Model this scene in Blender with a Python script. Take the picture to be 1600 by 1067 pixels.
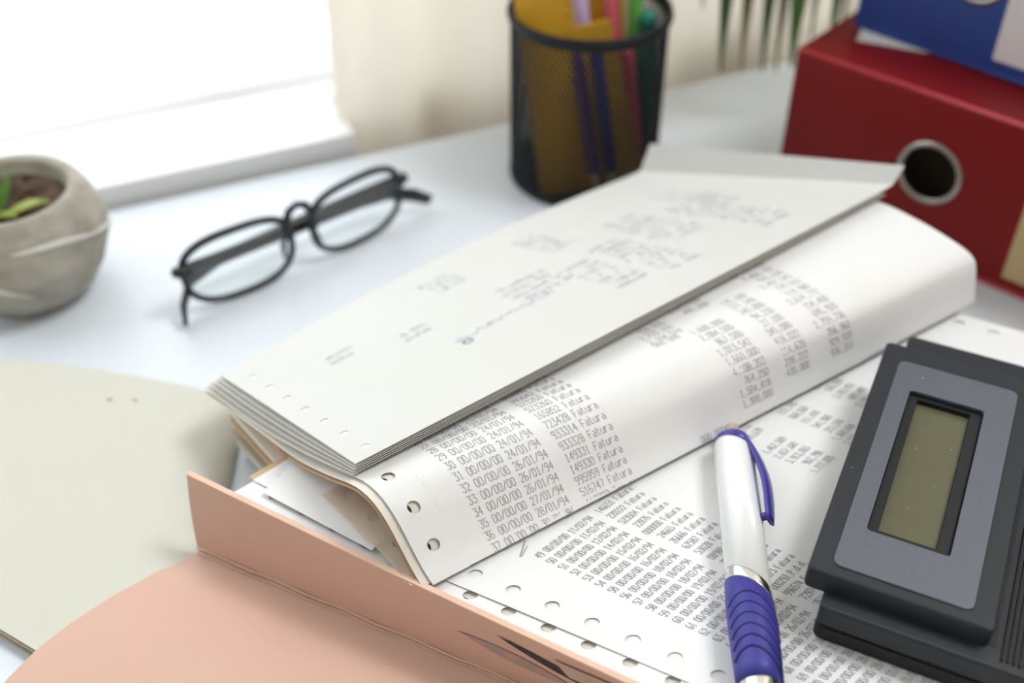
import bpy, bmesh, math, random
import numpy as np

random.seed(7)
for o in list(bpy.data.objects):
    bpy.data.objects.remove(o)
SC = bpy.context.scene
COL = SC.collection
MM = 0.001

# ------------------------------------------------------------------ camera
cam = bpy.data.cameras.new('camera')
cam_o = bpy.data.objects.new('camera', cam)
COL.objects.link(cam_o)
cam_o.location = (0, 0, 0.310)
cam_o.rotation_euler = (math.radians(50), 0, 0)
cam.sensor_width = 36
cam.sensor_fit = 'HORIZONTAL'
cam.lens = 40.5
cam.clip_start = 0.01
cam.dof.use_dof = True
cam.dof.focus_distance = 0.342
cam.dof.aperture_fstop = 5.6
SC.camera = cam_o

# ------------------------------------------------------------------ world and lights
world = bpy.data.worlds.new('world')
SC.world = world
world.use_nodes = True
bg = world.node_tree.nodes['Background']
bg.inputs['Color'].default_value = (0.97, 0.985, 1.0, 1)
bg.inputs['Strength'].default_value = 2.0

def area(name, loc, target, sx, sy, power, color):
    l = bpy.data.lights.new(name, 'AREA')
    l.shape = 'RECTANGLE'
    l.size = sx
    l.size_y = sy
    l.energy = power
    l.color = color
    o = bpy.data.objects.new(name, l)
    COL.objects.link(o)
    o.location = loc
    d = np.array(target, float) - np.array(loc, float)
    d /= np.linalg.norm(d)
    o.rotation_euler = (math.acos(-d[2]), 0, math.atan2(d[1], d[0]) - math.pi / 2)
    return o

# daylight falling through the big window behind the desk, and the ceiling panel of the room
area('window_daylight', (-1.05, 0.95, 0.95), (0.0, 0.33, 0.0), 1.5, 1.3, 3.0, (0.96, 0.985, 1.0))
area('ceiling_panel', (0.95, 0.45, 1.75), (0.15, 0.32, 0.0), 0.6, 0.6, 19.0, (0.985, 0.99, 1.0))

SC.view_settings.view_transform = 'Standard'
SC.view_settings.look = 'None'
SC.view_settings.exposure = 0.03
SC.view_settings.gamma = 1.0
SC.view_settings.use_curve_mapping = False

# ------------------------------------------------------------------ helpers
def tag(o, label=None, cat=None, group=None, kind=None):
    if label: o['label'] = label
    if cat: o['category'] = cat
    if group: o['group'] = group
    if kind: o['kind'] = kind
    return o

def empty(name, loc=(0, 0, 0), rz=0.0):
    o = bpy.data.objects.new(name, None)
    COL.objects.link(o)
    o.empty_display_size = 0.01
    o.location = loc
    o.rotation_euler = (0, 0, rz)
    return o

def link(name, me, mat, parent=None, smooth=False):
    o = bpy.data.objects.new(name, me)
    COL.objects.link(o)
    if mat:
        me.materials.append(mat)
    if smooth:
        me.polygons.foreach_set('use_smooth', [True] * len(me.polygons))
    if parent:
        o.parent = parent
    return o

def pymesh(name, verts, faces, mat, parent=None, smooth=False):
    me = bpy.data.meshes.new(name)
    me.from_pydata([tuple(map(float, v)) for v in verts], [], [tuple(f) for f in faces])
    me.update()
    return link(name, me, mat, parent, smooth)

def bmobj(name, bm, mat, parent=None, smooth=False):
    bmesh.ops.recalc_face_normals(bm, faces=bm.faces)
    me = bpy.data.meshes.new(name)
    bm.to_mesh(me)
    bm.free()
    return link(name, me, mat, parent, smooth)

def solid(o, t, offset=0.0, crisp=True):
    m = o.modifiers.new('thickness', 'SOLIDIFY')
    m.thickness = t
    m.offset = offset
    if crisp:
        es = o.modifiers.new('crisp_edges', 'EDGE_SPLIT')
        es.split_angle = math.radians(50)
    return o

def bevel(o, w, seg=2, ang=35):
    m = o.modifiers.new('bevel', 'BEVEL')
    m.width = w
    m.segments = seg
    m.limit_method = 'ANGLE'
    m.angle_limit = math.radians(ang)
    return o

def box_bm(bm, x0, x1, y0, y1, z0, z1):
    vs = [bm.verts.new((x, y, z)) for z in (z0, z1) for x, y in ((x0, y0), (x1, y0), (x1, y1), (x0, y1))]
    for f in ((0, 3, 2, 1), (4, 5, 6, 7), (0, 1, 5, 4), (1, 2, 6, 5), (2, 3, 7, 6), (3, 0, 4, 7)):
        bm.faces.new([vs[i] for i in f])
    return vs

def box(name, x0, x1, y0, y1, z0, z1, mat, parent=None, bev=0.0, seg=2):
    bm = bmesh.new()
    box_bm(bm, x0, x1, y0, y1, z0, z1)
    o = bmobj(name, bm, mat, parent)
    if bev:
        bevel(o, bev, seg)
    return o

def lathe(name, prof, mat, parent=None, n=40, shear=None, closed_top=True, closed_bottom=True, smooth=True):
    """profile of (r, z); shear(x, y, z) -> extra z"""
    verts, faces = [], []
    for r, z in prof:
        for k in range(n):
            a = 2 * math.pi * k / n
            x, y = r * math.cos(a), r * math.sin(a)
            verts.append((x, y, z + (shear(x, y, z) if shear else 0)))
    for i in range(len(prof) - 1):
        for k in range(n):
            a, b = i * n + k, i * n + (k + 1) % n
            faces.append((a, b, b + n, a + n))
    if closed_bottom: faces.append(list(range(n))[::-1])
    if closed_top: faces.append([(len(prof) - 1) * n + k for k in range(n)])
    return pymesh(name, verts, faces, mat, parent, smooth)

def tube(name, pts, rad, mat, parent=None, n=10, closed=False, flat=None, smooth=True):
    """tube along points; rad a number or list; flat=(rx, rz, up) gives an elliptical section"""
    P = [np.array(p, float) for p in pts]
    m = len(P)
    R = rad if hasattr(rad, '__len__') else [rad] * m
    verts, faces = [], []
    up = np.array([0, 0, 1.0]) if flat is None or len(flat) < 3 else np.array(flat[2], float)
    for i in range(m):
        a = P[(i - 1) % m] if closed or i else P[0]
        b = P[(i + 1) % m] if closed or i < m - 1 else P[-1]
        t = b - a
        t /= np.linalg.norm(t) + 1e-12
        s = np.cross(t, up)
        if np.linalg.norm(s) < 1e-3:
            s = np.cross(t, np.array([1.0, 0, 0]))
        s /= np.linalg.norm(s)
        w = np.cross(s, t)
        fx, fz = (flat[0], flat[1]) if flat else (1, 1)
        for k in range(n):
            an = 2 * math.pi * k / n
            verts.append(P[i] + R[i] * (fx * math.cos(an) * s + fz * math.sin(an) * w))
    for i in range(m if closed else m - 1):
        for k in range(n):
            a, b = i * n + k, i * n + (k + 1) % n
            c, d = ((i + 1) % m) * n + k, ((i + 1) % m) * n + (k + 1) % n
            faces.append((a, b, d, c))
    if not closed:
        faces.append(list(range(n))[::-1])
        faces.append([(m - 1) * n + k for k in range(n)])
    return pymesh(name, verts, faces, mat, parent, smooth)

def prism(name, poly, z0, z1, mat, parent=None, bev=0.0, seg=2):
    bm = bmesh.new()
    b = [bm.verts.new((x, y, z0)) for x, y in poly]
    t = [bm.verts.new((x, y, z1)) for x, y in poly]
    bm.faces.new(b[::-1]); bm.faces.new(t)
    n = len(poly)
    for i in range(n):
        bm.faces.new((b[i], b[(i + 1) % n], t[(i + 1) % n], t[i]))
    o = bmobj(name, bm, mat, parent)
    if bev: bevel(o, bev, seg)
    return o

def rrect(x0, x1, y0, y1, r, n=5):
    pts = []
    for cx, cy, a0 in ((x1 - r, y1 - r, 0), (x0 + r, y1 - r, 90), (x0 + r, y0 + r, 180), (x1 - r, y0 + r, 270)):
        for k in range(n + 1):
            a = math.radians(a0 + 90 * k / n)
            pts.append((cx + r * math.cos(a), cy + r * math.sin(a)))
    return pts

# ------------------------------------------------------------------ materials
def mat(name, col, rough=0.5, metal=0.0, spec=0.5, noise=None, bump=None, coat=0.0, trans=0.0, alpha=1.0, sub=0.0):
    """noise=(scale, amount, second colour); bump=(scale, strength, distance)"""
    m = bpy.data.materials.new(name)
    m.use_nodes = True
    nt = m.node_tree
    p = nt.nodes['Principled BSDF']
    p.inputs['Base Color'].default_value = (*col, 1)
    p.inputs['Roughness'].default_value = rough
    p.inputs['Metallic'].default_value = metal
    p.inputs['Specular IOR Level'].default_value = spec
    p.inputs['Coat Weight'].default_value = coat
    p.inputs['Transmission Weight'].default_value = trans
    p.inputs['Alpha'].default_value = alpha
    if noise or bump:
        tc = nt.nodes.new('ShaderNodeTexCoord')
    if noise:
        t = nt.nodes.new('ShaderNodeTexNoise')
        t.inputs['Scale'].default_value = noise[0]
        t.inputs['Detail'].default_value = 5
        nt.links.new(tc.outputs['Object'], t.inputs['Vector'])
        r = nt.nodes.new('ShaderNodeValToRGB')
        r.color_ramp.elements[0].position = 0.5 - noise[1]
        r.color_ramp.elements[1].position = 0.5 + noise[1]
        r.color_ramp.elements[0].color = (*noise[2], 1)
        r.color_ramp.elements[1].color = (*col, 1)
        nt.links.new(t.outputs['Fac'], r.inputs['Fac'])
        nt.links.new(r.outputs['Color'], p.inputs['Base Color'])
    if bump:
        t2 = nt.nodes.new('ShaderNodeTexNoise')
        t2.inputs['Scale'].default_value = bump[0]
        t2.inputs['Detail'].default_value = 4
        nt.links.new(tc.outputs['Object'], t2.inputs['Vector'])
        b = nt.nodes.new('ShaderNodeBump')
        b.inputs['Strength'].default_value = bump[1]
        b.inputs['Distance'].default_value = bump[2]
        nt.links.new(t2.outputs['Fac'], b.inputs['Height'])
        nt.links.new(b.outputs['Normal'], p.inputs['Normal'])
    return m

M = {
    'desk': mat('desk_laminate', (0.74, 0.80, 0.86), 0.28, spec=0.5, noise=(6, .3, (0.70, 0.76, 0.82))),
    'wall': mat('wall_paint', (0.92, 0.87, 0.78), 0.85, noise=(9, .25, (0.90, 0.85, 0.76)), bump=(300, .1, .0005)),
    'white_paint': mat('white_paint', (0.85, 0.85, 0.84), 0.45, noise=(20, .3, (0.82, 0.82, 0.81))),
    'floor': mat('floor_boards', (0.45, 0.36, 0.27), 0.5, noise=(8, .3, (0.36, 0.28, 0.20))),
    'paper': mat('printer_paper', (0.86, 0.87, 0.87), 0.75, spec=0.25, noise=(40, .35, (0.83, 0.84, 0.84)), bump=(900, .05, .0001)),
    'paper_back': mat('paper_reverse', (0.69, 0.70, 0.685), 0.8, spec=0.2, noise=(25, .35, (0.66, 0.67, 0.645)), bump=(900, .05, .0001)),
    'paper_old': mat('aged_paper', (0.83, 0.81, 0.75), 0.8, spec=0.2, noise=(30, .35, (0.76, 0.72, 0.63)), bump=(900, .05, .0001)),
    'kraft': mat('kraft_paper', (0.66, 0.47, 0.30), 0.8, spec=0.2, noise=(60, .3, (0.58, 0.40, 0.25)), bump=(700, .1, .0002)),
    'pink': mat('pink_card', (0.66, 0.435, 0.345), 0.52, spec=0.45, noise=(18, .35, (0.625, 0.40, 0.31)), bump=(600, .12, .0003)),
    'pink_edge': mat('pink_card_edge', (0.84, 0.60, 0.47), 0.75, noise=(80, .3, (0.74, 0.50, 0.38))),
    'scuff': mat('grey_scuff', (0.36, 0.27, 0.25), 0.8, noise=(300, .2, (0.50, 0.32, 0.27))),
    'dark_slot': mat('dark_slot', (0.06, 0.045, 0.04), 0.9, noise=(200, .3, (0.04, 0.03, 0.03))),
    'beige_tab': mat('beige_tab', (0.55, 0.43, 0.33), 0.7, noise=(100, .3, (0.45, 0.34, 0.26))),
    'sage': mat('sage_card', (0.63, 0.635, 0.56), 0.6, spec=0.3, noise=(10, .35, (0.60, 0.60, 0.52)), bump=(500, .08, .0003)),
    'page_edge': mat('brown_page_edge', (0.50, 0.43, 0.32), 0.8, noise=(90, .3, (0.36, 0.30, 0.21))),
    'ink': mat('ribbon_ink', (0.24, 0.24, 0.27), 0.8, spec=0.1, noise=(700, .3, (0.46, 0.46, 0.50))),
    'ink_faint': mat('faint_ink', (0.575, 0.60, 0.69), 0.8, spec=0.1, noise=(90, .2, (0.655, 0.67, 0.69))),
    'ink_blue': mat('blue_ballpoint', (0.50, 0.50, 0.74), 0.8, spec=0.1, noise=(600, .3, (0.62, 0.62, 0.74))),
    'calc': mat('charcoal_plastic', (0.021, 0.025, 0.032), 0.45, spec=0.32, noise=(500, .3, (0.021, 0.025, 0.032)), bump=(2500, .25, .0002)),
    'calc_dark': mat('black_plastic', (0.012, 0.013, 0.016), 0.5, spec=0.3, noise=(400, .3, (0.012, 0.013, 0.016))),
    'calc_grey': mat('grey_bezel', (0.125, 0.135, 0.172), 0.42, metal=0.25, noise=(1200, .3, (0.105, 0.115, 0.15)), bump=(3000, .2, .0001)),
    'lcd': mat('lcd_glass', (0.115, 0.115, 0.063), 0.22, spec=0.4, noise=(60, .3, (0.10, 0.10, 0.056))),
    'dust': mat('dust_speck', (0.6, 0.6, 0.6), 0.9, noise=(900, .3, (0.5, 0.5, 0.5))),
    'pen_white': mat('pen_white_plastic', (0.86, 0.88, 0.88), 0.22, spec=0.5, coat=0.3, noise=(80, .3, (0.84, 0.86, 0.86))),
    'pen_blue': mat('pen_blue_plastic', (0.042, 0.034, 0.29), 0.30, spec=0.5, coat=0.2, noise=(120, .3, (0.05, 0.04, 0.34))),
    'grip_blue': mat('pen_blue_rubber', (0.046, 0.044, 0.30), 0.45, spec=0.4, noise=(200, .3, (0.04, 0.038, 0.26))),
    'groove_blue': mat('grip_groove', (0.02, 0.02, 0.17), 0.6, noise=(200, .3, (0.016, 0.016, 0.14))),
    'chrome': mat('chrome', (0.75, 0.74, 0.72), 0.16, metal=1.0, noise=(50, .3, (0.70, 0.69, 0.67))),
    'steel': mat('ring_steel', (0.55, 0.52, 0.47), 0.32, metal=1.0, noise=(90, .3, (0.45, 0.42, 0.38))),
    'hole_shade': mat('binder_hole', (0.055, 0.040, 0.030), 0.8, noise=(80, .3, (0.04, 0.03, 0.02))),
    'frame': mat('glasses_black', (0.010, 0.012, 0.014), 0.32, spec=0.5, noise=(200, .3, (0.014, 0.016, 0.018))),
    'red': mat('red_binder', (0.24, 0.008, 0.008), 0.45, spec=0.25, noise=(14, .35, (0.20, 0.008, 0.008)), bump=(500, .06, .0001)),
    'red_highlight': mat('red_binder_highlight', (0.56, 0.06, 0.07), 0.35, noise=(60, .3, (0.48, 0.04, 0.05))),  # lighter red paints the glossy highlight along the folded edges
    'blue': mat('blue_binder', (0.020, 0.055, 0.26), 0.42, spec=0.4, noise=(14, .35, (0.016, 0.045, 0.22)), bump=(500, .12, .0002)),
    'label_cream': mat('label_cream', (0.66, 0.52, 0.28), 0.7, noise=(40, .3, (0.60, 0.46, 0.24))),
    'label_white': mat('label_white', (0.72, 0.68, 0.70), 0.7, noise=(40, .3, (0.68, 0.64, 0.66))),
    'mesh': mat('mesh_black', (0.010, 0.012, 0.014), 0.55, spec=0.2, noise=(300, .3, (0.016, 0.018, 0.021))),
    'cup_floor': mat('cup_floor', (0.010, 0.011, 0.012), 0.85, spec=0.1, noise=(300, .3, (0.014, 0.015, 0.016))),
    'amber': mat('amber_plastic', (0.72, 0.40, 0.02), 0.35, noise=(25, .3, (0.62, 0.33, 0.015))),
    'yellow': mat('yellow_plastic', (0.84, 0.58, 0.05), 0.35, noise=(30, .3, (0.78, 0.50, 0.04))),
    'lavender': mat('lavender_plastic', (0.62, 0.50, 0.80), 0.35, noise=(30, .3, (0.58, 0.46, 0.76))),
    'rose': mat('rose_plastic', (0.80, 0.16, 0.20), 0.35, noise=(30, .3, (0.74, 0.12, 0.16))),
    'mint': mat('mint_plastic', (0.62, 0.80, 0.42), 0.35, noise=(30, .3, (0.56, 0.74, 0.36))),
    'green': mat('green_plastic', (0.10, 0.38, 0.05), 0.35, noise=(30, .3, (0.08, 0.33, 0.04))),
    'teal': mat('teal_plastic', (0.01, 0.20, 0.16), 0.35, noise=(30, .3, (0.01, 0.17, 0.13))),
    'purple': mat('purple_plastic', (0.13, 0.05, 0.24), 0.35, noise=(30, .3, (0.11, 0.04, 0.20))),
    'navy': mat('navy_plastic', (0.03, 0.03, 0.22), 0.35, noise=(30, .3, (0.025, 0.025, 0.18))),
    'wood': mat('sharpened_wood', (0.70, 0.48, 0.27), 0.7, noise=(90, .3, (0.62, 0.40, 0.21))),
    'concrete': mat('concrete', (0.47, 0.45, 0.385), 0.85, spec=0.2, noise=(70, .14, (0.33, 0.31, 0.255)), bump=(220, .45, .0010)),
    'seam': mat('concrete_seam', (0.66, 0.65, 0.61), 0.8, noise=(60, .3, (0.58, 0.57, 0.53))),
    'soil': mat('potting_soil', (0.055, 0.035, 0.025), 0.95, spec=0.1, noise=(160, .25, (0.13, 0.085, 0.06)), bump=(260, .8, .002)),
    'leaf': mat('leaf_green', (0.12, 0.27, 0.05), 0.45, noise=(40, .3, (0.08, 0.19, 0.035))),
    'leaf_lime': mat('leaf_lime', (0.33, 0.40, 0.08), 0.5, noise=(40, .3, (0.26, 0.33, 0.06))),
    'leaf_dark': mat('leaf_dark', (0.045, 0.10, 0.030), 0.45, noise=(30, .3, (0.06, 0.13, 0.035))),
    'leaf_dry': mat('leaf_dry', (0.34, 0.24, 0.13), 0.7, noise=(40, .3, (0.26, 0.18, 0.10))),
    'terracotta': mat('terracotta', (0.50, 0.24, 0.14), 0.8, noise=(40, .3, (0.44, 0.20, 0.12))),
}

def clear_mat(name, tint, amount, rough=0.05):
    """a thin clear sheet: mostly lets light through, some gloss and tint"""
    m = bpy.data.materials.new(name)
    m.use_nodes = True
    nt = m.node_tree
    nt.nodes.clear()
    out = nt.nodes.new('ShaderNodeOutputMaterial')
    tr = nt.nodes.new('ShaderNodeBsdfTransparent')
    tr.inputs['Color'].default_value = (*tint, 1)
    gl = nt.nodes.new('ShaderNodeBsdfPrincipled')
    gl.inputs['Base Color'].default_value = (*[min(1, t) for t in tint], 1)
    gl.inputs['Roughness'].default_value = rough
    mx = nt.nodes.new('ShaderNodeMixShader')
    mx.inputs[0].default_value = amount
    nt.links.new(tr.outputs[0], mx.inputs[1])
    nt.links.new(gl.outputs[0], mx.inputs[2])
    nt.links.new(mx.outputs[0], out.inputs['Surface'])
    return m
M['lens'] = clear_mat('lens_glass', (0.95, 0.98, 0.98), 0.10)
M['pane'] = clear_mat('window_glass', (0.98, 0.99, 1.0), 0.06)
def cloth_mat(name, col, through):
    m = mat(name, col, 0.9, spec=0.1, noise=(60, .3, tuple(c * .97 for c in col)))
    nt = m.node_tree
    tl = nt.nodes.new('ShaderNodeBsdfTranslucent')
    tl.inputs['Color'].default_value = (*col, 1)
    mx = nt.nodes.new('ShaderNodeMixShader')
    mx.inputs[0].default_value = through
    nt.links.new(nt.nodes['Principled BSDF'].outputs[0], mx.inputs[1])
    nt.links.new(tl.outputs[0], mx.inputs[2])
    nt.links.new(mx.outputs[0], nt.nodes['Material Output'].inputs['Surface'])
    return m
M['curtain'] = cloth_mat('cream_curtain', (0.90, 0.84, 0.73), 0.40)
M['film'] = clear_mat('translucent_strip', (0.95, 0.88, 0.80), 0.42, 0.25)

# ------------------------------------------------------------------ the room
ANG = math.radians(23.85)          # the desk's far edge runs at this angle
ED = np.array([math.cos(ANG), math.sin(ANG)])
EN = np.array([-math.sin(ANG), math.cos(ANG)])
E0 = np.array([-0.1966, 0.4675])   # a point on the far edge
def room(w, d):                    # along the edge, outwards from the desk
    return E0 + ED * w + EN * d
def room_box(name, w0, w1, d0, d1, z0, z1, m, parent=None, bev=0.0):
    c = [room(w0, d0), room(w1, d0), room(w1, d1), room(w0, d1)]
    return prism(name, [tuple(p) for p in c], z0, z1, m, parent, bev)

tag(room_box('floor', -2.2, 2.4, -2.4, 0.02, -0.76, -0.74, M['floor']), kind='structure')
WX = 0.128                         # right jamb of the window
WZ = 0.011                         # bottom of the window opening
WR = 1.7                           # far right end of the window opening
tag(room_box('wall_back', WR, 2.4, 0.045, 0.11, -0.74, 1.9, M['wall']), kind='structure')
tag(room_box('wall_back_below', -2.2, WX, 0.004, 0.11, -0.74, WZ, M['white_paint']), kind='structure')
tag(room_box('wall_back_sill', WX, WR, 0.045, 0.11, -0.74, WZ, M['white_paint']), kind='structure')
tag(room_box('wall_back_above', -2.2, WR, 0.045, 0.11, 1.45, 1.9, M['wall']), kind='structure')
tag(room_box('wall_back_side', -2.2, -1.6, 0.004, 0.11, WZ, 1.45, M['wall']), kind='structure')
# cream curtain drawn over the right-hand part of the window
def curtain_pt(p, q):
    w = WX - 0.004 + (1.66 - WX) * p
    ph = (w * 2 * math.pi / 0.085) + 0.6 * math.sin(w * 9)
    dd = 0.024 + 0.007 * math.sin(ph) + 0.003 * math.sin(2.3 * ph + 1)
    c = room(w, dd)
    return (c[0], c[1], -0.45 + 1.98 * q)
V = [curtain_pt(a / 320, b / 12) for b in range(13) for a in range(321)]
F = [(b * 321 + a, b * 321 + a + 1, (b + 1) * 321 + a + 1, (b + 1) * 321 + a) for b in range(12) for a in range(320)]
cu = pymesh('curtain', V, F, M['curtain'], None, True)
tag(cu, 'cream fabric curtain hanging in soft folds behind the desk', 'curtain')
tag(room_box('wall_left', -2.28, -2.2, -2.4, 0.075, -0.74, 1.9, M['wall']), kind='structure')
tag(room_box('wall_right', 2.4, 2.48, -2.4, 0.075, -0.74, 1.9, M['wall']), kind='structure')
tag(room_box('wall_front', -2.28, 2.48, -2.48, -2.4, -0.74, 1.9, M['wall']), kind='structure')
tag(room_box('ceiling', -2.28, 2.48, -2.48, 0.075, 1.9, 1.98, M['white_paint']), kind='structure')
win = empty('window_1', tuple(room(-0.7, 0.1)) + (WZ,), 0)
win['kind'] = 'structure'
def to_win(o):
    o.parent = win
    o.matrix_parent_inverse = win.matrix_basis.inverted()
bpy.context.view_layer.update()
for o in (room_box('window_frame', -1.6, WR, 0.070, 0.090, WZ, WZ + 0.0015, M['white_paint'], None, 0.001),
          room_box('window_frame', -1.6, WR, 0.070, 0.090, 1.41, 1.45, M['white_paint'], None, 0.002),
          room_box('window_frame', WR - 0.03, WR, 0.070, 0.090, WZ + 0.0015, 1.41, M['white_paint'], None, 0.002),
          room_box('window_frame', -1.6, -1.57, 0.070, 0.090, WZ + 0.0015, 1.41, M['white_paint'], None, 0.002),
          room_box('window_mullion', -0.78, -0.74, 0.070, 0.090, WZ + 0.0015, 1.41, M['white_paint'], None, 0.002),
          room_box('window_mullion', 0.55, 0.59, 0.070, 0.090, WZ + 0.0015, 1.41, M['white_paint'], None, 0.002),
          room_box('window_pane', -1.57, -0.78, 0.079, 0.081, WZ + 0.0015, 1.41, M['pane']),
          room_box('window_pane', -0.74, 0.55, 0.079, 0.081, WZ + 0.0015, 1.41, M['pane']),
          room_box('window_pane', 0.59, WR - 0.03, 0.079, 0.081, WZ + 0.0015, 1.41, M['pane'])):
    to_win(o)

# the desk: top and four legs
desk = empty('desk', tuple(room(0.2, -0.4)) + (-0.74,), 0)
tag(desk, 'wide white laminate desk that everything else stands on', 'desk')
bpy.context.view_layer.update()
def to_desk(o):
    o.parent = desk
    o.matrix_parent_inverse = desk.matrix_basis.inverted()
to_desk(room_box('desktop', -0.75, 1.0, -0.82, 0.0, -0.028, 0.0, M['desk'], None, 0.0015))
for w, d in ((-0.70, -0.77), (-0.70, -0.06), (0.94, -0.77), (0.94, -0.06)):
    to_desk(room_box('leg', w, w + 0.045, d, d + 0.045, -0.74, -0.028, M['white_paint'], None, 0.002))

# ------------------------------------------------------------------ GEOM: frame of the printout
# u runs along the curled fold, v across it; all in millimetres
PO = np.array([-23.6, 213.6])
PU = np.array([0.83222, 0.554445])
PV = np.array([0.554445, -0.83222])
def uvz(u, v, z):
    p = PO + PU * u + PV * v
    return np.array([p[0] * MM, p[1] * MM, z * MM])
def spline(pts, step=1.5):
    """Catmull-Rom through points, resampled evenly by length; returns array and spacing"""
    P = np.array(pts, float)
    P = np.vstack([2 * P[0] - P[1], P, 2 * P[-1] - P[-2]])
    out = []
    for i in range(1, len(P) - 2):
        for t in np.linspace(0, 1, 16, endpoint=False):
            a, b, c, d = P[i - 1:i + 3]
            out.append(0.5 * ((2 * b) + (-a + c) * t + (2 * a - 5 * b + 4 * c - d) * t * t + (-a + 3 * b - 3 * c + d) * t ** 3))
    out.append(P[-2])
    out = np.array(out)
    L = np.concatenate([[0], np.cumsum(np.linalg.norm(np.diff(out, axis=0), axis=1))])
    return out, L
ROLL_W = 240.0
LEFT = [(0, -9, 36.7), (0, -3, 36.5), (0, 0.6, 37.6), (0, -4, 41.3), (0, -9.4, 47.6), (0, -14.2, 53.2), (0, -20, 57.4), (0, -26, 58.4),
        (0, -33, 56.8), (0, -47, 50.3), (0, -65, 43.8), (0, -92, 39.2), (0, -126, 32.5)]
RIGHT = [(0, -9, 36.8), (0, -3, 36.8), (0, 0.4, 38.2), (0, -0.6, 43), (0, -3.0, 53), (0, -5.6, 57.0), (0, -13, 59.2), (0, -30, 60.8),
         (0, -50, 60), (0, -75, 52.5), (0, -110, 41), (0, -150, 29)]
LC, LL = spline(LEFT)
RC, RL = spline(RIGHT)
def at_len(C, L, s):
    s = min(max(s, 0), L[-1] - 1e-6)
    i = int(np.searchsorted(L, s, side='right')) - 1
    k = (s - L[i]) / max(L[i + 1] - L[i], 1e-9)
    return C[i] * (1 - k) + C[i + 1] * k
def roll_uvz(w, s, lift=0.0):
    """w along the fold (0..240), s length of paper up from the tuck-under; lift off the surface"""
    k = w / ROLL_W
    kk = k * k * (3 - 2 * k) * 0.35 + k * 0.65
    def P(s):
        a, b = at_len(LC, LL, s), at_len(RC, RL, s)
        return a * (1 - kk) + b * kk
    p = P(s)
    skew = 0.16 * (1 - k) + 0.13 * k
    if lift:
        q0, q1 = P(s - 0.6), P(s + 0.6)
        t = q1 - q0
        n = np.array([0, t[2], -t[1]])
        n /= np.linalg.norm(n) + 1e-9
        if s > 20 and n[2] < 0: n = -n
        p = p + n * lift
    return w + skew * p[1], p[1], p[2]
def roll(w, s, lift=0.0):
    return uvz(*roll_uvz(w, s, lift))
# flat stack: a across the page, b down the page
SE = np.array([7.4, 4.15])
SR = np.array([0.986, -0.163])
SCD = np.array([0.487, 0.873])
STACK_W = 212.0
def flat(a, b, z):
    q = SE + SR * (a + 0.09 * max(0.0, -b - 5)) + SCD * b      # the pile is knocked a little out of square
    return uvz(q[0], q[1], z)
# ------------------------------------------------------------------ GEOM END

# ------------------------------------------------------------------ paper with sprocket holes
def sheet(name, fn, a0, a1, b0, b1, m, parent, na=24, step=3.175, left=True, right=False, pitch=12.7, hole=2.0, thick=0.16, phase=0.0):
    """a sheet sampled from fn(a, b) with rows of round sprocket holes cut in its margins (mm)"""
    verts, faces = [], []
    def V(a, b):
        verts.append(fn(a, b))
        return len(verts) - 1
    def grid(x0, x1, nx):
        nb = max(1, int(round((b1 - b0) / step)))
        idx = [[V(x0 + (x1 - x0) * i / nx, b0 + (b1 - b0) * j / nb) for i in range(nx + 1)] for j in range(nb + 1)]
        for j in range(nb):
            for i in range(nx):
                faces.append((idx[j][i], idx[j][i + 1], idx[j + 1][i + 1], idx[j + 1][i]))
    def strip(x0, x1):
        b = b0 + phase
        if phase > 1e-6:
            for j in range(4):
                y0, y1 = b0 + phase * j / 4, b0 + phase * (j + 1) / 4
                for i in range(4):
                    c0, c1 = x0 + (x1 - x0) * i / 4, x0 + (x1 - x0) * (i + 1) / 4
                    faces.append([V(c0, y0), V(c1, y0), V(c1, y1), V(c0, y1)])
        while b + pitch <= b1 + 1e-6:
            cx, cy = (x0 + x1) / 2, b + pitch / 2
            ring, edge = [], []
            n = 16
            for k in range(n):
                an = 2 * math.pi * (k + 0.5) / n - math.pi * 0.75
                ring.append(V(cx + hole * math.cos(an), cy + hole * math.sin(an)))
            per = []
            for k in range(4): per.append((x0 + (x1 - x0) * k / 4, b))
            for k in range(4): per.append((x1, b + pitch * k / 4))
            for k in range(4): per.append((x1 - (x1 - x0) * k / 4, b + pitch))
            for k in range(4): per.append((x0, b + pitch - pitch * k / 4))
            edge = [V(*p) for p in per]
            for k in range(n):
                faces.append((edge[k], edge[(k + 1) % n], ring[k], ring[k - 1]))
            b += pitch
        if b1 - b > 1e-4:
            n = max(1, int(round((b1 - b) / step)))
            for j in range(n):
                y0, y1 = b + (b1 - b) * j / n, b + (b1 - b) * (j + 1) / n
                faces.append([V(x0, y0), V(x1, y0), V(x1, y1), V(x0, y1)])
    A0, A1 = a0, a1
    if left:
        strip(a0, a0 + 12.7); A0 = a0 + 12.7
    if right:
        strip(a1 - 12.7, a1); A1 = a1 - 12.7
    grid(A0, A1, na)
    me = bpy.data.meshes.new(name)
    me.from_pydata([tuple(v) for v in verts], [], faces)
    bm = bmesh.new()
    bm.from_mesh(me)
    bmesh.ops.remove_doubles(bm, verts=bm.verts, dist=1e-6)
    bm.to_mesh(me)
    bm.free()
    o = link(name, me, m, parent, True)
    solid(o, thick * MM)
    return o

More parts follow.
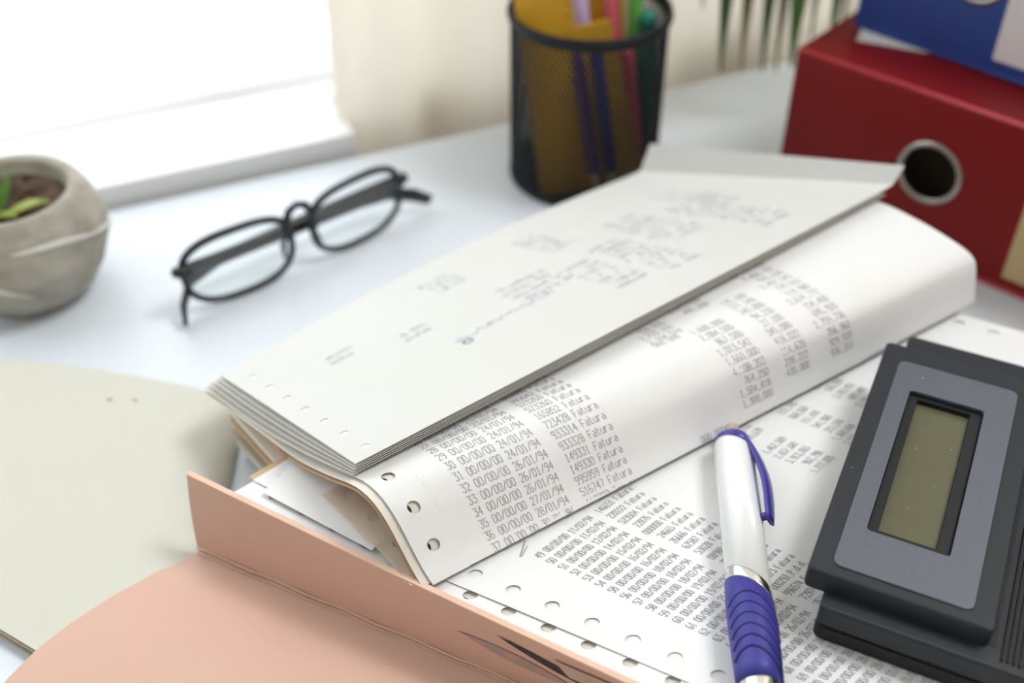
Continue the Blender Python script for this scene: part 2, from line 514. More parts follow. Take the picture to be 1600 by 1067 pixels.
# a narrow dot-matrix letter set drawn as strokes on a 4 x 6 grid
GL = {
    '0': [[(1, 0), (0, 1), (0, 5), (1, 6), (3, 6), (4, 5), (4, 1), (3, 0), (1, 0)]],
    '1': [[(1, 5), (2, 6), (2, 0)], [(1, 0), (3, 0)]],
    '2': [[(0, 5), (1, 6), (3, 6), (4, 5), (4, 4), (0, 0), (4, 0)]],
    '3': [[(0, 6), (4, 6), (2, 3.6), (3, 3.6), (4, 2.8), (4, 1), (3, 0), (1, 0), (0, 1)]],
    '4': [[(3, 0), (3, 6), (0, 2), (4, 2)]],
    '5': [[(4, 6), (0, 6), (0, 3.6), (3, 3.6), (4, 2.8), (4, 1), (3, 0), (1, 0), (0, 1)]],
    '6': [[(3, 6), (1, 6), (0, 4), (0, 1), (1, 0), (3, 0), (4, 1), (4, 2), (3, 3), (0, 3)]],
    '7': [[(0, 6), (4, 6), (4, 5), (1, 0)]],
    '8': [[(1, 3), (0, 4), (0, 5), (1, 6), (3, 6), (4, 5), (4, 4), (3, 3), (1, 3), (0, 2), (0, 1), (1, 0), (3, 0), (4, 1), (4, 2), (3, 3)]],
    '9': [[(1, 0), (3, 0), (4, 2), (4, 5), (3, 6), (1, 6), (0, 5), (0, 4), (1, 3), (4, 3)]],
    '/': [[(0, 0), (4, 6)]], ',': [[(2, 1), (1, -1)]], '.': [[(1.6, 0), (2.4, 0)]], '-': [[(0.5, 3), (3.5, 3)]],
    'F': [[(0, 0), (0, 6), (4, 6)], [(0, 3), (3, 3)]],
    'P': [[(0, 0), (0, 6), (3, 6), (4, 5), (4, 4), (3, 3), (0, 3)]],
    'R': [[(0, 0), (0, 6), (3, 6), (4, 5), (4, 4), (3, 3), (0, 3)], [(2, 3), (4, 0)]],
    'N': [[(0, 0), (0, 6), (4, 0), (4, 6)]],
    'a': [[(1, 4), (3, 4), (4, 3), (4, 0), (1, 0), (0, 1), (1, 2.2), (4, 2.2)]],
    't': [[(1.2, 6), (1.2, 1), (2, 0), (3.4, 0)], [(0, 4), (3, 4)]],
    'u': [[(0, 4), (0, 1), (1, 0), (3, 0), (4, 1)], [(4, 4), (4, 0)]],
    'r': [[(0, 4), (0, 0)], [(0, 2.6), (1.6, 4), (3.6, 4)]],
    'd': [[(4, 6), (4, 0), (1, 0), (0, 1), (0, 3), (1, 4), (4, 4)]],
    'e': [[(0, 2), (4, 2), (4, 3), (3, 4), (1, 4), (0, 3), (0, 1), (1, 0), (3.6, 0)]],
    's': [[(4, 4), (1, 4), (0, 3), (4, 1), (3, 0), (0, 0)]],
    'i': [[(2, 4), (2, 0)], [(2, 5.4), (2, 6)]],
    'o': [[(1, 0), (0, 1), (0, 3), (1, 4), (3, 4), (4, 3), (4, 1), (3, 0), (1, 0)]],
    'l': [[(2, 6), (2, 0)]],
}
class Print:
    """collects stroke lettering laid on a paper surface fn(x, y) -> world point"""
    def __init__(self): self.v, self.f = [], []
    def seg(self, fn, p, q, w):
        p, q = np.array(p, float), np.array(q, float)
        d = q - p
        L = np.linalg.norm(d)
        if L < 1e-6: return
        d /= L
        n = np.array([-d[1], d[0]]) * w / 2
        p = p - d * w * 0.4
        q = q + d * w * 0.4
        k = len(self.v)
        for c in (p - n, q - n, q + n, p + n): self.v.append(fn(c[0], c[1]))
        self.f.append((k, k + 1, k + 2, k + 3))
    def text(self, fn, x, y, s, cw, ch, w, mirror=False):
        """x, y = start of the baseline; x to the right along the row; y grows up the letters"""
        for i, c in enumerate(s):
            g = GL.get(c)
            if not g: continue
            for st in g:
                pts = [(x + (i + (0.34 - 0.17 * (px - 2) if mirror else 0.17 * px)) * cw, y + py / 6 * ch) for px, py in st]
                for a, b in zip(pts, pts[1:]): self.seg(fn, a, b, w)
    def build(self, name, m, parent): return pymesh(name, self.v, self.f, m, parent)

# ------------------------------------------------------------------ pale folder at the left
sage = empty('paper_folder', (-0.16, 0.27, 0))
tag(sage, 'closed pale sage-grey card folder with browned pages lying beside the concrete pot', 'folder')
bpy.context.view_layer.update()
def under(parent, o):
    o.parent = parent
    o.matrix_parent_inverse = parent.matrix_basis.inverted()
    return o
def sage_pt(i, j, z_off=0.0, bottom=None, inset=0.0):
    """i: 0 left .. 1 right (the last part rounds over), j: 0 near .. 1 back"""
    nearL, nearR = np.array([-335., 321.]), np.array([-100., 185.])
    backL, backR = np.array([-350., 368.]), np.array([-103., 322.])
    n = nearL * (1 - i) + nearR * i
    b = backL * (1 - i) + backR * i
    p = n * (1 - j) + b * j
    d = (b - n) / np.linalg.norm(b - n)
    p = p + d * inset * (1 if j < .5 else -1)
    # gentle bow of the far edge
    p[1] += 5 * math.sin(math.pi * min(1, max(0, (i - .45) / .55))) * j
    z = 5.9 + 6.4 * j ** 1.1
    z += 0.9 * math.sin(2.2 * i + 1.5 * j) * j
    r = 0.91
    if i > r:
        k = (i - r) / (1 - r)
        z = z - (z + 0.0) * 0.93 * (1 - math.sqrt(max(0, 1 - k * k)))
    if bottom is not None: z = bottom
    return (p[0] * MM, p[1] * MM, (z + z_off) * MM)
def sage_grid(name, m, zo, thick, inset=0.0, i1=1.0, ni=60, nj=24):
    V, F = [], []
    for j in range(nj + 1):
        for i in range(ni + 1):
            ii = i / ni
            ii = i1 * (1 - (1 - ii) ** 1.6)
            V.append(sage_pt(ii, j / nj, zo, None, inset))
    for j in range(nj):
        for i in range(ni):
            a = j * (ni + 1) + i
            F.append((a, a + 1, a + ni + 2, a + ni + 1))
    o = pymesh(name, V, F, m, None, True)
    solid(o, thick * MM, -1)
    return under(sage, o)
sage_grid('front_cover', M['sage'], 0.0, 0.7)
for k, (zo, mm_) in enumerate(((-0.95, 'page_edge'), (-2.0, 'paper_old'), (-3.05, 'page_edge'), (-4.1, 'paper_old'))):
    sage_grid('page_block', M[mm_], zo, 0.75, -0.7 + 0.5 * (k % 2), 0.9, 30, 10)
bm = bmesh.new()
pts = [sage_pt(i, j, 0, 0.05) for i, j in ((0, 0), (.90, 0), (.90, 1), (0, 1))]
b_ = [bm.verts.new(p) for p in pts]
t_ = [bm.verts.new((p[0], p[1], 0.0009)) for p in pts]
bm.faces.new(b_[::-1]); bm.faces.new(t_)
for i in range(4): bm.faces.new((b_[i], b_[(i + 1) % 4], t_[(i + 1) % 4], t_[i]))
under(sage, bmobj('back_cover', bm, M['sage']))
def stain(i, j, r, parent, fn):
    c = np.array(fn(i, j))
    V = [c + [0, 0, 0.00012]]
    for k in range(9):
        a = k * 2 * math.pi / 9
        rr = r * random.uniform(.6, 1.2)
        V.append(c + np.array([rr * math.cos(a) * 1.6, rr * math.sin(a), 0.00012]))
    return under(parent, pymesh('stain', V, [(0, 1 + k, 1 + (k + 1) % 9) for k in range(9)], M['scuff']))
for i, j, r in ((.795, .88, .0011), (.835, .90, .0008), (.66, .33, .0009)):
    stain(i, j, r, sage, lambda i, j: sage_pt(i, j))

# ------------------------------------------------------------------ pink folder
pink = empty('pink_folder', (-0.02, 0.2, 0))
tag(pink, 'open pink card folder with its creased spine standing upright', 'folder')
bpy.context.view_layer.update()
PB0, PB1 = np.array([-105., 250.3]), np.array([78.75, 161.9])
PT0, PT1 = np.array([-104.9, 256.9]), np.array([85.8, 149.2])
def flap_pt(p, q, off=0.0):
    """p along the crease, q from crease (0) to the top edge (1); off towards the viewer"""
    b = PB0 * (1 - p) + PB1 * p
    t = PT0 * (1 - p) + PT1 * p
    x = b * (1 - q) + t * q
    n = np.array([-0.45, -0.89])
    bow = 1.3 * math.sin(math.pi * q) + 0.8 * math.sin(5 * p)*q
    x = x + n * (bow * 0.5 + off)
    z = 8 + (30.2 - 1.5 * p) * q
    return (x[0] * MM, x[1] * MM, z * MM)
def grid_mesh(name, fn, ni, nj, m, thick, off=-1):
    V = [fn(i / ni, j / nj) for j in range(nj + 1) for i in range(ni + 1)]
    F = [(j * (ni + 1) + i, j * (ni + 1) + i + 1, (j + 1) * (ni + 1) + i + 1, (j + 1) * (ni + 1) + i) for j in range(nj) for i in range(ni)]
    o = pymesh(name, V, F, m, None, True)
    if thick: solid(o, thick * MM, off)
    return o
o = under(pink, grid_mesh('spine_flap', lambda p, q: flap_pt(p, q), 50, 12, M['pink'], 1.5))
# pale worn cut edge along the top of the spine
V, F = [], []
n = 50
for i in range(n + 1):
    a = np.array(flap_pt(i / n, 1.0, 0.15)); b = np.array(flap_pt(i / n, 1.0, -1.65))
    V += [a, a + [0, 0, .0007], b + [0, 0, .0007], b]
for i in range(n):
    for k in range(4):
        F.append((i * 4 + k, i * 4 + (k + 1) % 4, i * 4 + 4 + (k + 1) % 4, i * 4 + 4 + k))
F += [(0, 1, 2, 3), (n * 4 + 3, n * 4 + 2, n * 4 + 1, n * 4)]
under(pink, pymesh('cut_edge', V, F, M['pink_edge']))
LE = [np.array(q, float) for q in ((-105, 250.3, 8), (-116, 242.0, 8.6), (-128.3, 231.9, 8.7), (-139, 221.5, 8.4), (-147.1, 211.9, 7.9), (-152.9, 201.8, 7.3), (-158, 188, 6.6), (-163, 168, 6.0), (-168, 140, 5.9))]
def cover_pt(p, q):
    f = q * (len(LE) - 1)
    i = min(int(f), len(LE) - 2)
    l = LE[i] * (1 - (f - i)) + LE[i + 1] * (f - i)
    d = (PB1 - PB0) * p
    z = l[2] * (1 - p) + p * (8 * (1 - q) ** 2 + 1.2)
    z = l[2] + (z - l[2]) * min(1, 1.2 * q)
    if q < .12: z -= 0.7 * math.sin(math.pi * q / .12)
    return ((l[0] + d[0]) * MM, (l[1] + d[1]) * MM, z * MM)
under(pink, grid_mesh('front_cover', cover_pt, 50, 48, M['pink'], 1.3, 1))
# the pressed double crease line between cover and spine
for k, (dq, rr) in enumerate(((0.0, 0.75), (0.065, 0.5))):
    pts = []
    for i in range(40):
        p = np.array(cover_pt(i / 39, 0.0)) if k == 0 else np.array(flap_pt(i / 39, dq))
        pts.append(p + np.array([0, -0.0003 + 0.0003 * math.sin(i * 1.3), 0.0002]))
    under(pink, tube('crease_line', pts, rr * MM, M['pink'], None, 8))
# back cover under the stack of paper
bm = bmesh.new()
cor = [flat(-8.5, -98, 0), flat(225, -98, 0), flat(225, 150, 0), flat(-8.5, 150, 0)]
lo = [bm.verts.new((c[0], c[1], 0.0003)) for c in cor]
hi = [bm.verts.new((c[0], c[1], 0.0024)) for c in cor]
bm.faces.new(lo[::-1]); bm.faces.new(hi)
for i in range(4): bm.faces.new((lo[i], lo[(i + 1) % 4], hi[(i + 1) % 4], hi[i]))
under(pink, bmobj('back_cover', bm, M['pink']))
# worn slot in the spine: grey rub mark, dark slit and the end of a fastener
def flap_patch(name, outline, m, off):
    V = [np.array(flap_pt(p, q, off)) for p, q in outline]
    c = sum(V) / len(V)
    return under(pink, pymesh(name, [c] + V, [(0, 1 + k, 1 + (k + 1) % len(V)) for k in range(len(V))], m))
def lens_outline(p0, q0, p1, q1, w, n=10):
    top = [(p0 + (p1 - p0) * k / n, q0 + (q1 - q0) * k / n + w * math.sin(math.pi * k / n)) for k in range(n + 1)]
    bot = [(p0 + (p1 - p0) * k / n, q0 + (q1 - q0) * k / n - w * math.sin(math.pi * k / n)) for k in range(n, -1, -1)][1:-1]
    return top + bot
flap_patch('rub_mark', lens_outline(.475, .60, .665, .50, .085), M['scuff'], 0.25)
flap_patch('slit', lens_outline(.530, .83, .72, .60, .05), M['dark_slot'], 0.35)
flap_patch('fastener_end', [(.615, .86), (.70, .90), (.725, .70), (.645, .68)], M['beige_tab'], 0.55)

# ------------------------------------------------------------------ the fanfold printout
pr = empty('fanfold_printout', (0.06, 0.25, 0.0024))
tag(pr, 'thick fanfold computer printout with sprocket holes, its upper pages curling over in a fold', 'printout')
bpy.context.view_layer.update()
def PR(o): return under(pr, o)
# the pile of pages
nl = 9
for k in range(nl):
    z0, z1 = 2.6 + k * 3.55, 2.6 + (k + 1) * 3.55 - 0.25
    ja, jb = random.uniform(-.6, .6), random.uniform(-.5, .5)
    la = -6.6 if k == nl - 1 else -2.6
    bm = bmesh.new()
    ring = []
    for a, b in ((la + ja, -82 + jb), (STACK_W - 1 + ja, -82 + jb), (STACK_W - 1 + ja, 140), (la + ja, 140)):
        ring.append((flat(a, b, z0), flat(a, b, z1)))
    lo = [bm.verts.new(r[0]) for r in ring]; hi = [bm.verts.new(r[1]) for r in ring]
    bm.faces.new(lo[::-1]); bm.faces.new(hi)
    for i in range(4): bm.faces.new((lo[i], lo[(i + 1) % 4], hi[(i + 1) % 4], hi[i]))
    PR(bmobj('page_layer', bm, M['paper_old' if k % 3 else 'paper']))
def wavy(a, b, z, amp=0.10):
    return flat(a, b, z + amp * math.sin(a * .05 + b * .09))
B0 = -83.05
PR(sheet('lower_sheet', lambda a, b: flat(a, b, 35.15 + 0.25 * min(1, max(0, -a / 7.5))), -7.5, STACK_W - 0.5, B0, 140, M['paper'], None, phase=4.7))
upper = PR(sheet('upper_sheet', lambda a, b: flat(a, b, 35.75 + 0.12 * math.sin(a * .06 + b * .07)), 0, STACK_W, B0, 140, M['paper'], None, right=True))
ink = Print()
rnd = random.Random(11)
dates_low = ['11/02/94', '11/02/94', '12/02/94', '14/02/94', '15/02/94', '16/02/94', '16/02/94', '18/02/94', '18/02/94', '18/02/94',
             '19/02/94', '19/02/94', '21/02/94', '21/02/94', '22/02/94', '23/02/94', '25/02/94', '26/02/94', '26/02/94', '26/02/94',
             '27/02/94', '28/02/94', '28/02/94', '28/02/94', '01/03/94', '01/03/94', '02/03/94', '02/03/94', '03/03/94', '04/03/94']
inv_low = {49: '146651', 50: '220222', 51: '523504', 52: '22876', 53: '000000', 54: '24665', 55: '26666', 56: '62587', 57: '53028', 58: '08980', 59: '72891',
           63: '000297', 64: '996574', 65: '72974', 66: '26744'}
def low_fn(x, y): return flat(x, y, 36.02 + 0.12 * math.sin(x * .06 + y * .07))
CW = 1.19
def amount(r):
    v = r.choice((r.randint(100, 999) * 1000 + r.randint(0, 99) * 10, r.randint(1000, 4999) * 1000 + r.randint(0, 999)))
    return f'{v:,}'
for k in range(30):
    n = 49 + k
    y = 9.2 + 4.25 * k
    fn = lambda x, yy, y=y, k=k: low_fn(x - 0.281 * k, y - (yy - y))
    ink.text(fn, 21.4, y, f'{n} 00/00/00 {dates_low[k]}', CW, 2.35, 0.20)
    inv = inv_low.get(n, str(rnd.randint(100000, 999999)))
    word = 'P.d.d.' if n in (63,) else 'Fatura'
    ink.text(fn, 21.4 + 22.2 * CW, y, f'{inv:>6} {word}', CW, 2.35, 0.20)
for k in range(-12, 30):
    y = 9.2 + 4.25 * k
    fn = lambda x, yy, y=y, k=k: low_fn(x - 0.281 * k, y - (yy - y))
    for xr in (112, 131, 152):
        if rnd.random() < .86:
            s = amount(rnd)
            ink.text(fn, xr - len(s) * CW, y, s, CW, 2.35, 0.20)
# pen tick beside the curl, and a stray speck
tick = lambda x, y: low_fn(x, y)
ink.seg(tick, (19.0, 4.2), (25.5, 0.6), 0.35)
ink.seg(tick, (19.3, 4.5), (24.0, 2.6), 0.25)
ink.seg(tick, (20.8, 33.6), (21.6, 33.0), 0.5)
ink.build('printed_rows', M['ink'], upper)

# the curl: three sheets nested, the innermost coloured brown for the shade inside
def curl(name, m, s0, s1, lift, dw, holes=True, phase=0.0):
    return PR(sheet(name, lambda a, b: roll(a + dw, b, lift), 0, ROLL_W - max(dw, 0), s0, s1, m, None, na=60, step=1.6, left=holes, right=False, phase=phase))
# holes are centred 20.8 mm of paper above the tuck
outer_curl = curl('curled_sheet', M['paper'], 8.8, 146, 0.0, 0.0, True, 5.65)
curl('curled_sheet', M['paper_old'], 11.0, 146, -0.9, -2.6, True, 3.45)
curl('curled_sheet', M['paper'], 11.0, 146, -1.5, -1.0, True, 3.45)
curl('shaded_inner_sheet', M['kraft'], 12.0, 90, -2.3, -3.0, False)  # brown here paints the shade on the paper's underside
ink = Print()
rows = [(20, '20/01/94', '412207'), (21, '20/01/94', '412311'), (22, '21/01/94', '120556'), (23, '21/01/94', '385042'), (24, '22/01/94', '523260'), (25, '22/01/94', '361005'),
        (26, '23/01/94', '385042'), (27, '23/01/94', '523260'), (28, '24/01/94', '523260'), (29, '24/01/94', '165852'), (30, '24/01/94', '723428'), (31, '24/01/94', '933314'), (32, '26/01/94', '933328'),
        (33, '26/01/94', '149331'), (34, '26/01/94', '149330'), (35, '27/01/94', '995959'), (36, '28/01/94', '516747'), (37, '30/01/94', '417702')]
rows[13:] = [(33, '26/01/94', '149331'), (34, '26/01/94', '149330'), (35, '27/01/94', '995959'), (36, '28/01/94', '516747'), (37, '30/01/94', '417702')]
A1 = {27: '1,600,000', 28: '2,084,500', 29: '867,500', 30: '1,013,542', 31: '1,660,000', 32: '4,108,203', 33: '764,250', 34: '1,504,818', 35: '1,300,000'}
A2 = {25: '125,100', 26: '371,240', 27: '240,000', 28: '94,230', 29: '27,100', 30: '345,080', 31: '418,022', 32: '114,620', 33: '228,222', 34: '435,000'}
RW = 1.5
def rfn(base):
    return lambda x, yy: roll(x, base + (yy - base) - 0.032 * (x - 22), 0.17)
for n, d, inv in rows:
    s = 14.4 + (36 - n) * 4.12
    fn = rfn(s)
    ink.text(fn, 21.9, s, f'{n} 00/00/00 {d}', RW, 2.7, 0.23)
    ink.text(fn, 21.9 + 23 * RW, s, f'{inv} Fatura', RW, 2.7, 0.23)
for n in range(12, 37):
    s = 14.4 + (36 - n) * 4.12
    fn = rfn(s)
    def put(xr, t): ink.text(fn, xr - len(t) * RW, s, t, RW, 2.7, 0.23)
    if n in A1: put(137.8, A1[n])
    if n in (24, 25, 26): put(124, amount(rnd))
    if n in A2: put(155.5, A2[n])
    if n in (22, 23, 24): put(143, amount(rnd))
    if 17 <= n <= 34: put(176, amount(rnd))
    if n in (19, 20, 21, 22): put(163, amount(rnd))
fn = rfn(14.4 + 3 * 4.12)
ink.text(rfn(53.0), 110, 53.0, '000.000', RW, 2.2, 0.2)
ink.text(rfn(13.4), 104, 13.4, '000.000', RW, 2.4, 0.22)
ink.build('printed_rows', M['ink'], outer_curl)

# ------------------------------------------------------------------ bundle of turned-over leaves lying on the curl
bd = empty('paper_bundle', tuple(uvz(110, -90, 34)))
tag(bd, 'bundle of blank-backed continuous paper leaves lying on top of the curled printout', 'paper bundle')
bpy.context.view_layer.update()
BW, BL = 228.0, 96.0
FLc, BLc = np.array([-5.3, -33.3, 62.6]), np.array([-16.5, -117, 41.5])
FRc, BRc = np.array([239, -47.0, 66.3]), np.array([198, -150, 34])
LOW = [np.array([-6.5, -34.0, 57.9]), np.array([-22.0, -122.5, 34.4]), np.array([238.5, -48.0, 62.0]), np.array([199, -150, 31.0])]
def bundle_pt(k, a, b):
    """k: 0 lowest leaf .. 1 top leaf; a across (mm), b from the front edge back (mm)"""
    cs = [lo * (1 - k) + hi * k for lo, hi in zip(LOW, (FLc, BLc, FRc, BRc))]
    flatw = BW - 13.0
    p, q = min(a, flatw) / flatw, b / BL
    P = (cs[0] * (1 - q) + cs[1] * q) * (1 - p) + (cs[2] * (1 - q) + cs[3] * q) * p
    P = P.copy()
    # sags on the left towards the curl below
    P[2] -= (1 - k) * 4.0 * math.sin(math.pi * q) * (1 - p) ** 2
    P[1] -= 6.0 * math.sin(math.pi * p) * q
    ex = a - flatw
    start = max(0.0, ex + 10) / 10
    if ex > -10:
        P[2] += 0.6 * min(start, 1) ** 2
    if ex > 0:
        h = (0.55 + 0.40 * q)
        P[2] += ex * h
        P[0] += ex * 0.35
    return uvz(*P)
NB = 6
for k in range(NB):
    kk = (0, .25, .5, .72, .965, 1.0)[k]
    last = k == NB - 1
    def fn(a, b, kk=kk): return bundle_pt(kk, a, b)
    lim = BW if last else BW - 14 - 1.5 * k
    top_leaf = under(bd, sheet('leaf', fn, 0, lim, 0, BL, M['paper_back' if last or k % 2 else 'paper_old'], None, na=50, step=3.2, left=last, hole=1.4, thick=0.2))
ink = Print()
def bfn(x, y):
    p = bundle_pt(1.0, x, y)
    return p + np.array([0, 0, 0.00025])
def block(x0, y0, nx, ny, ln):
    for r in range(ny):
        t = ''.join(rnd.choice('0123456789/   .') for _ in range(ln))
        ink.text(bfn, x0 + rnd.uniform(-1, 1), y0 + 4.2 * r, t, 1.5, 2.2, 0.26, True)
for x0, y0, ny, ln in ((28, 62, 2, 7), (50, 52, 2, 8), (80, 72, 3, 9), (112, 20, 7, 9), (130, 16, 9, 10), (150, 32, 8, 12), (172, 14, 10, 9), (185, 40, 8, 7), (90, 40, 4, 14), (125, 62, 5, 8)):
    block(x0, y0, 1, ny, ln)
ink.build('show_through_print', M['ink_faint'], top_leaf)
ink = Print()
x, y = 58.0, 37.0
for k in range(70):           # a line of handwriting
    nx, ny = x + rnd.uniform(.25, .9), 37.0 + rnd.uniform(-1.8, 1.8) + .02 * k
    if k % 9: ink.seg(bfn, (x, y), (nx, ny), .3)
    x, y = nx, ny
for k in range(26):
    an = k * .9
    ink.seg(bfn, (61 + 2 * math.cos(an), 34 + 1.6 * math.sin(an)), (61 + 2 * math.cos(an + 1.7), 34 + 1.5 * math.sin(an + 1.7)), .25)
ink.build('handwriting', M['ink_blue'], top_leaf)

# ------------------------------------------------------------------ loose papers inside the curl
def world_sheet(name, p0, ax, ay, w, l, m, z0, z1, label, cat, holes=False, bow=1.0):
    ax = np.array(ax, float); ax /= np.linalg.norm(ax)
    ay = np.array(ay, float); ay /= np.linalg.norm(ay)
    def fn(a, b):
        p = np.array(p0) + ax * a + ay * b
        z = z0 + (z1 - z0) * b / l + bow * math.sin(math.pi * b / l)
        return (p[0] * MM, p[1] * MM, z * MM)
    o = sheet(name, fn, 0, w, 0, l, m, None, na=8, left=holes, step=3.0)
    return tag(o, label, cat)
world_sheet('paper_slip', (-79.5, 250.5), (0.78, -0.50), (0.55, 0.78), 44, 36, M['paper'], 37.0, 37.6, 'white paper slip lying under the curl beside the pink spine', 'paper', bow=1.2)
world_sheet('kraft_strip', (-86.0, 259.5), (0.63, -0.42), (0.80, 0.62), 9, 56, M['kraft'], 34.5, 37.8, 'narrow brown kraft card strip tucked under the curl', 'card strip', bow=0.8)
s1 = world_sheet('perforated_strip', (-60.0, 247.5), (0.72, 0.62), (0.66, -0.75), 12.7, 46, M['film'], 39.0, 37.6, 'translucent torn margin strip with round holes, lying flat inside the curl', 'paper strip', True, bow=1.6)
s2 = world_sheet('perforated_strip', (-53.0, 255.5), (0.72, 0.55), (0.52, -0.85), 12.7, 44, M['film'], 41.5, 38.6, 'translucent torn margin strip with round holes, crumpled against the innermost curled sheet', 'paper strip', True, bow=3.0)

# ------------------------------------------------------------------ added brown papers: fill the shadowed gap, carry the bundle's left end
ps = empty('gap_fill_papers', tuple(uvz(10, -100, 0)))
tag(ps, 'added stack of brown papers filling the shadowed gap under the paper bundle beside the sage folder', 'paper stack')
bpy.context.view_layer.update()
for k in range(9):
    z0, z1 = 2.6 + 2.95 * k, 2.6 + 2.95 * (k + 1) - .3
    j1, j2 = rnd.uniform(-1.5, 1.5), rnd.uniform(-1, 1)
    poly = [uvz(u_ + j1, v_ + j2, 0)[:2] for u_, v_ in ((-15.5, -118), (-12, -80), (40, -91), (40, -118))]
    under(ps, prism('page_layer', [tuple(p) for p in poly], z0 * MM, z1 * MM, M[('page_edge', 'paper_old', 'kraft')[k % 3]]))

# ------------------------------------------------------------------ calculator
calc_u = np.array([80.4, 68.0])
cxw = PU * .859 + PV * -.512
cyw = PU * .512 + PV * .859
base = PO + PU * calc_u[0] + PV * calc_u[1]
cal = empty('calculator', (base[0] * MM, base[1] * MM, 0.0363), math.atan2(cxw[1], cxw[0]))
tag(cal, 'black desk calculator with a raised display housing and olive screen', 'calculator')
# local frame: x along the display, y negative towards the keys; millimetres above the paper
def cpoly(pts): return [(x * MM, -y * MM) for x, y in pts]
def cprism(name, pts, z0, z1, m, parent=None, bev=0.0, seg=2): return prism(name, cpoly(pts), z0 * MM, z1 * MM, m, parent or cal, bev * MM, seg)
cprism('base', rrect(-3, 127, 5.5, 150, 2.5), 0.0, 5.2, M['calc_dark'], None, 0.6)
cprism('seam', rrect(-2.3, 126.3, 6.2, 149.3, 2.5), 5.2, 5.9, M['calc_dark'])
cprism('body', rrect(-3, 127, 5.5, 150, 2.5), 5.9, 13.6, M['calc'], None, 1.0, 3)
# sloped housing: two outlines joined
def loft(name, o0, z0, o1, z1, m, bev=0.0, zt=None):
    bm = bmesh.new()
    a = [bm.verts.new((x * MM, -y * MM, z0 * MM)) for x, y in o0]
    b = [bm.verts.new((x * MM, -y * MM, (zt(x, y) if zt else z1) * MM)) for x, y in o1]
    n = len(a)
    bm.faces.new(a[::-1]); bm.faces.new(b)
    for i in range(n): bm.faces.new((a[i], a[(i + 1) % n], b[(i + 1) % n], b[i]))
    o = bmobj(name, bm, m, cal)
    if bev: bevel(o, bev * MM, 3)
    return o
hs = [(3.0, -0.5), (111, -0.5), (111, 49.5), (3.0, 49.5)]
# housing as a frame around the recessed display
def ring(name, outer, inner, z0, z1, m, bev=0.0):
    bm = bmesh.new()
    def add(pts, z): return [bm.verts.new((x * MM, -y * MM, z * MM)) for x, y in pts]
    ob, ot, it, ib = add(outer, z0), add(outer, z1), add(inner, z1), add(inner, z0)
    n = len(outer)
    for i in range(n):
        j = (i + 1) % n
        bm.faces.new((ob[i], ob[j], ot[j], ot[i]))
        bm.faces.new((ot[i], ot[j], it[j], it[i]))
        bm.faces.new((it[i], it[j], ib[j], ib[i]))
        bm.faces.new((ib[i], ib[j], ob[j], ob[i]))
    o = bmobj(name, bm, m, cal)
    if bev: bevel(o, bev * MM, 2)
    return o
hout = rrect(3, 111, -0.5, 49.5, 1.6)
hin = rrect(23.2, 88.6, 11.4, 34.6, 1.2)
housing = ring('display_housing', hout, hin, 12.4, 20.6, M['calc'], 0.8)
pin = rrect(6.8, 102.4, 5.4, 43.4, 2.6)
ring('bezel_panel', pin, hin, 20.2, 21.2, M['calc_grey'], 0.25).parent = housing
ring('screen_frame', rrect(23.2, 88.6, 11.4, 34.6, 1.2), rrect(26.0, 87.0, 14.4, 30.8, 0.5), 17.4, 19.4, M['calc_dark'], 0.3).parent = housing
cprism('screen', rrect(24, 88, 12.2, 33.8, 0.5), 16.6, 17.6, M['lcd'], housing)
for k in range(6):
    y = 53.0 + k * 1.5
    cprism('ridge', [(0, y), (120, y), (120, y + 0.75), (0, y + 0.75)], 13.4, 14.3, M['calc_dark'], None, 0.2)
cprism('groove', [(4, 49.7), (110, 49.7), (110, 51.3), (4, 51.3)], 13.3, 13.8, M['calc_dark'])
for r in range(5):
    for c in range(4):
        if r == 0 and c > 2: continue
        x0, y0 = 8 + c * 28, 66 + r * 15.5
        cprism('key', rrect(x0, x0 + 21, y0, y0 + 10.5, 2), 13.4, 16.4, M['calc_grey' if c < 3 else 'calc_dark'], None, 0.8)
for x, y, z in ((52, 26, 17.65), (40, 20.5, 17.65), (66, 18, 17.65), (70, 28, 17.65), (9, 12, 20.7), (46, 2.0, 20.7), (96, 14, 21.25), (3.5, 30, 13.7)):
    cprism('dust_speck', [(x + .17 * math.cos(k), y + .17 * math.sin(k)) for k in range(6)], z, z + 0.12, M['dust'])

# ------------------------------------------------------------------ pen
PZ = 36.4 + 6.45
pen = empty('ballpoint_pen', (0.0723, 0.2685, PZ * MM))
tag(pen, 'white and blue click pen with a ribbed blue grip lying on the printed sheet', 'pen')
d = np.array([65.9 - 72.4, 177.3 - 268.3, 0]); d /= np.linalg.norm(d)
# local z runs from the clicker end to the tip; local x to the right, y up
pen.rotation_euler = (math.radians(90), 0, math.atan2(d[1], d[0]) + math.radians(90))
def pl(name, prof, m, shear=None, **k): return lathe(name, [(r * MM, z * MM) for r, z in prof], m, pen, 40, shear, **k)
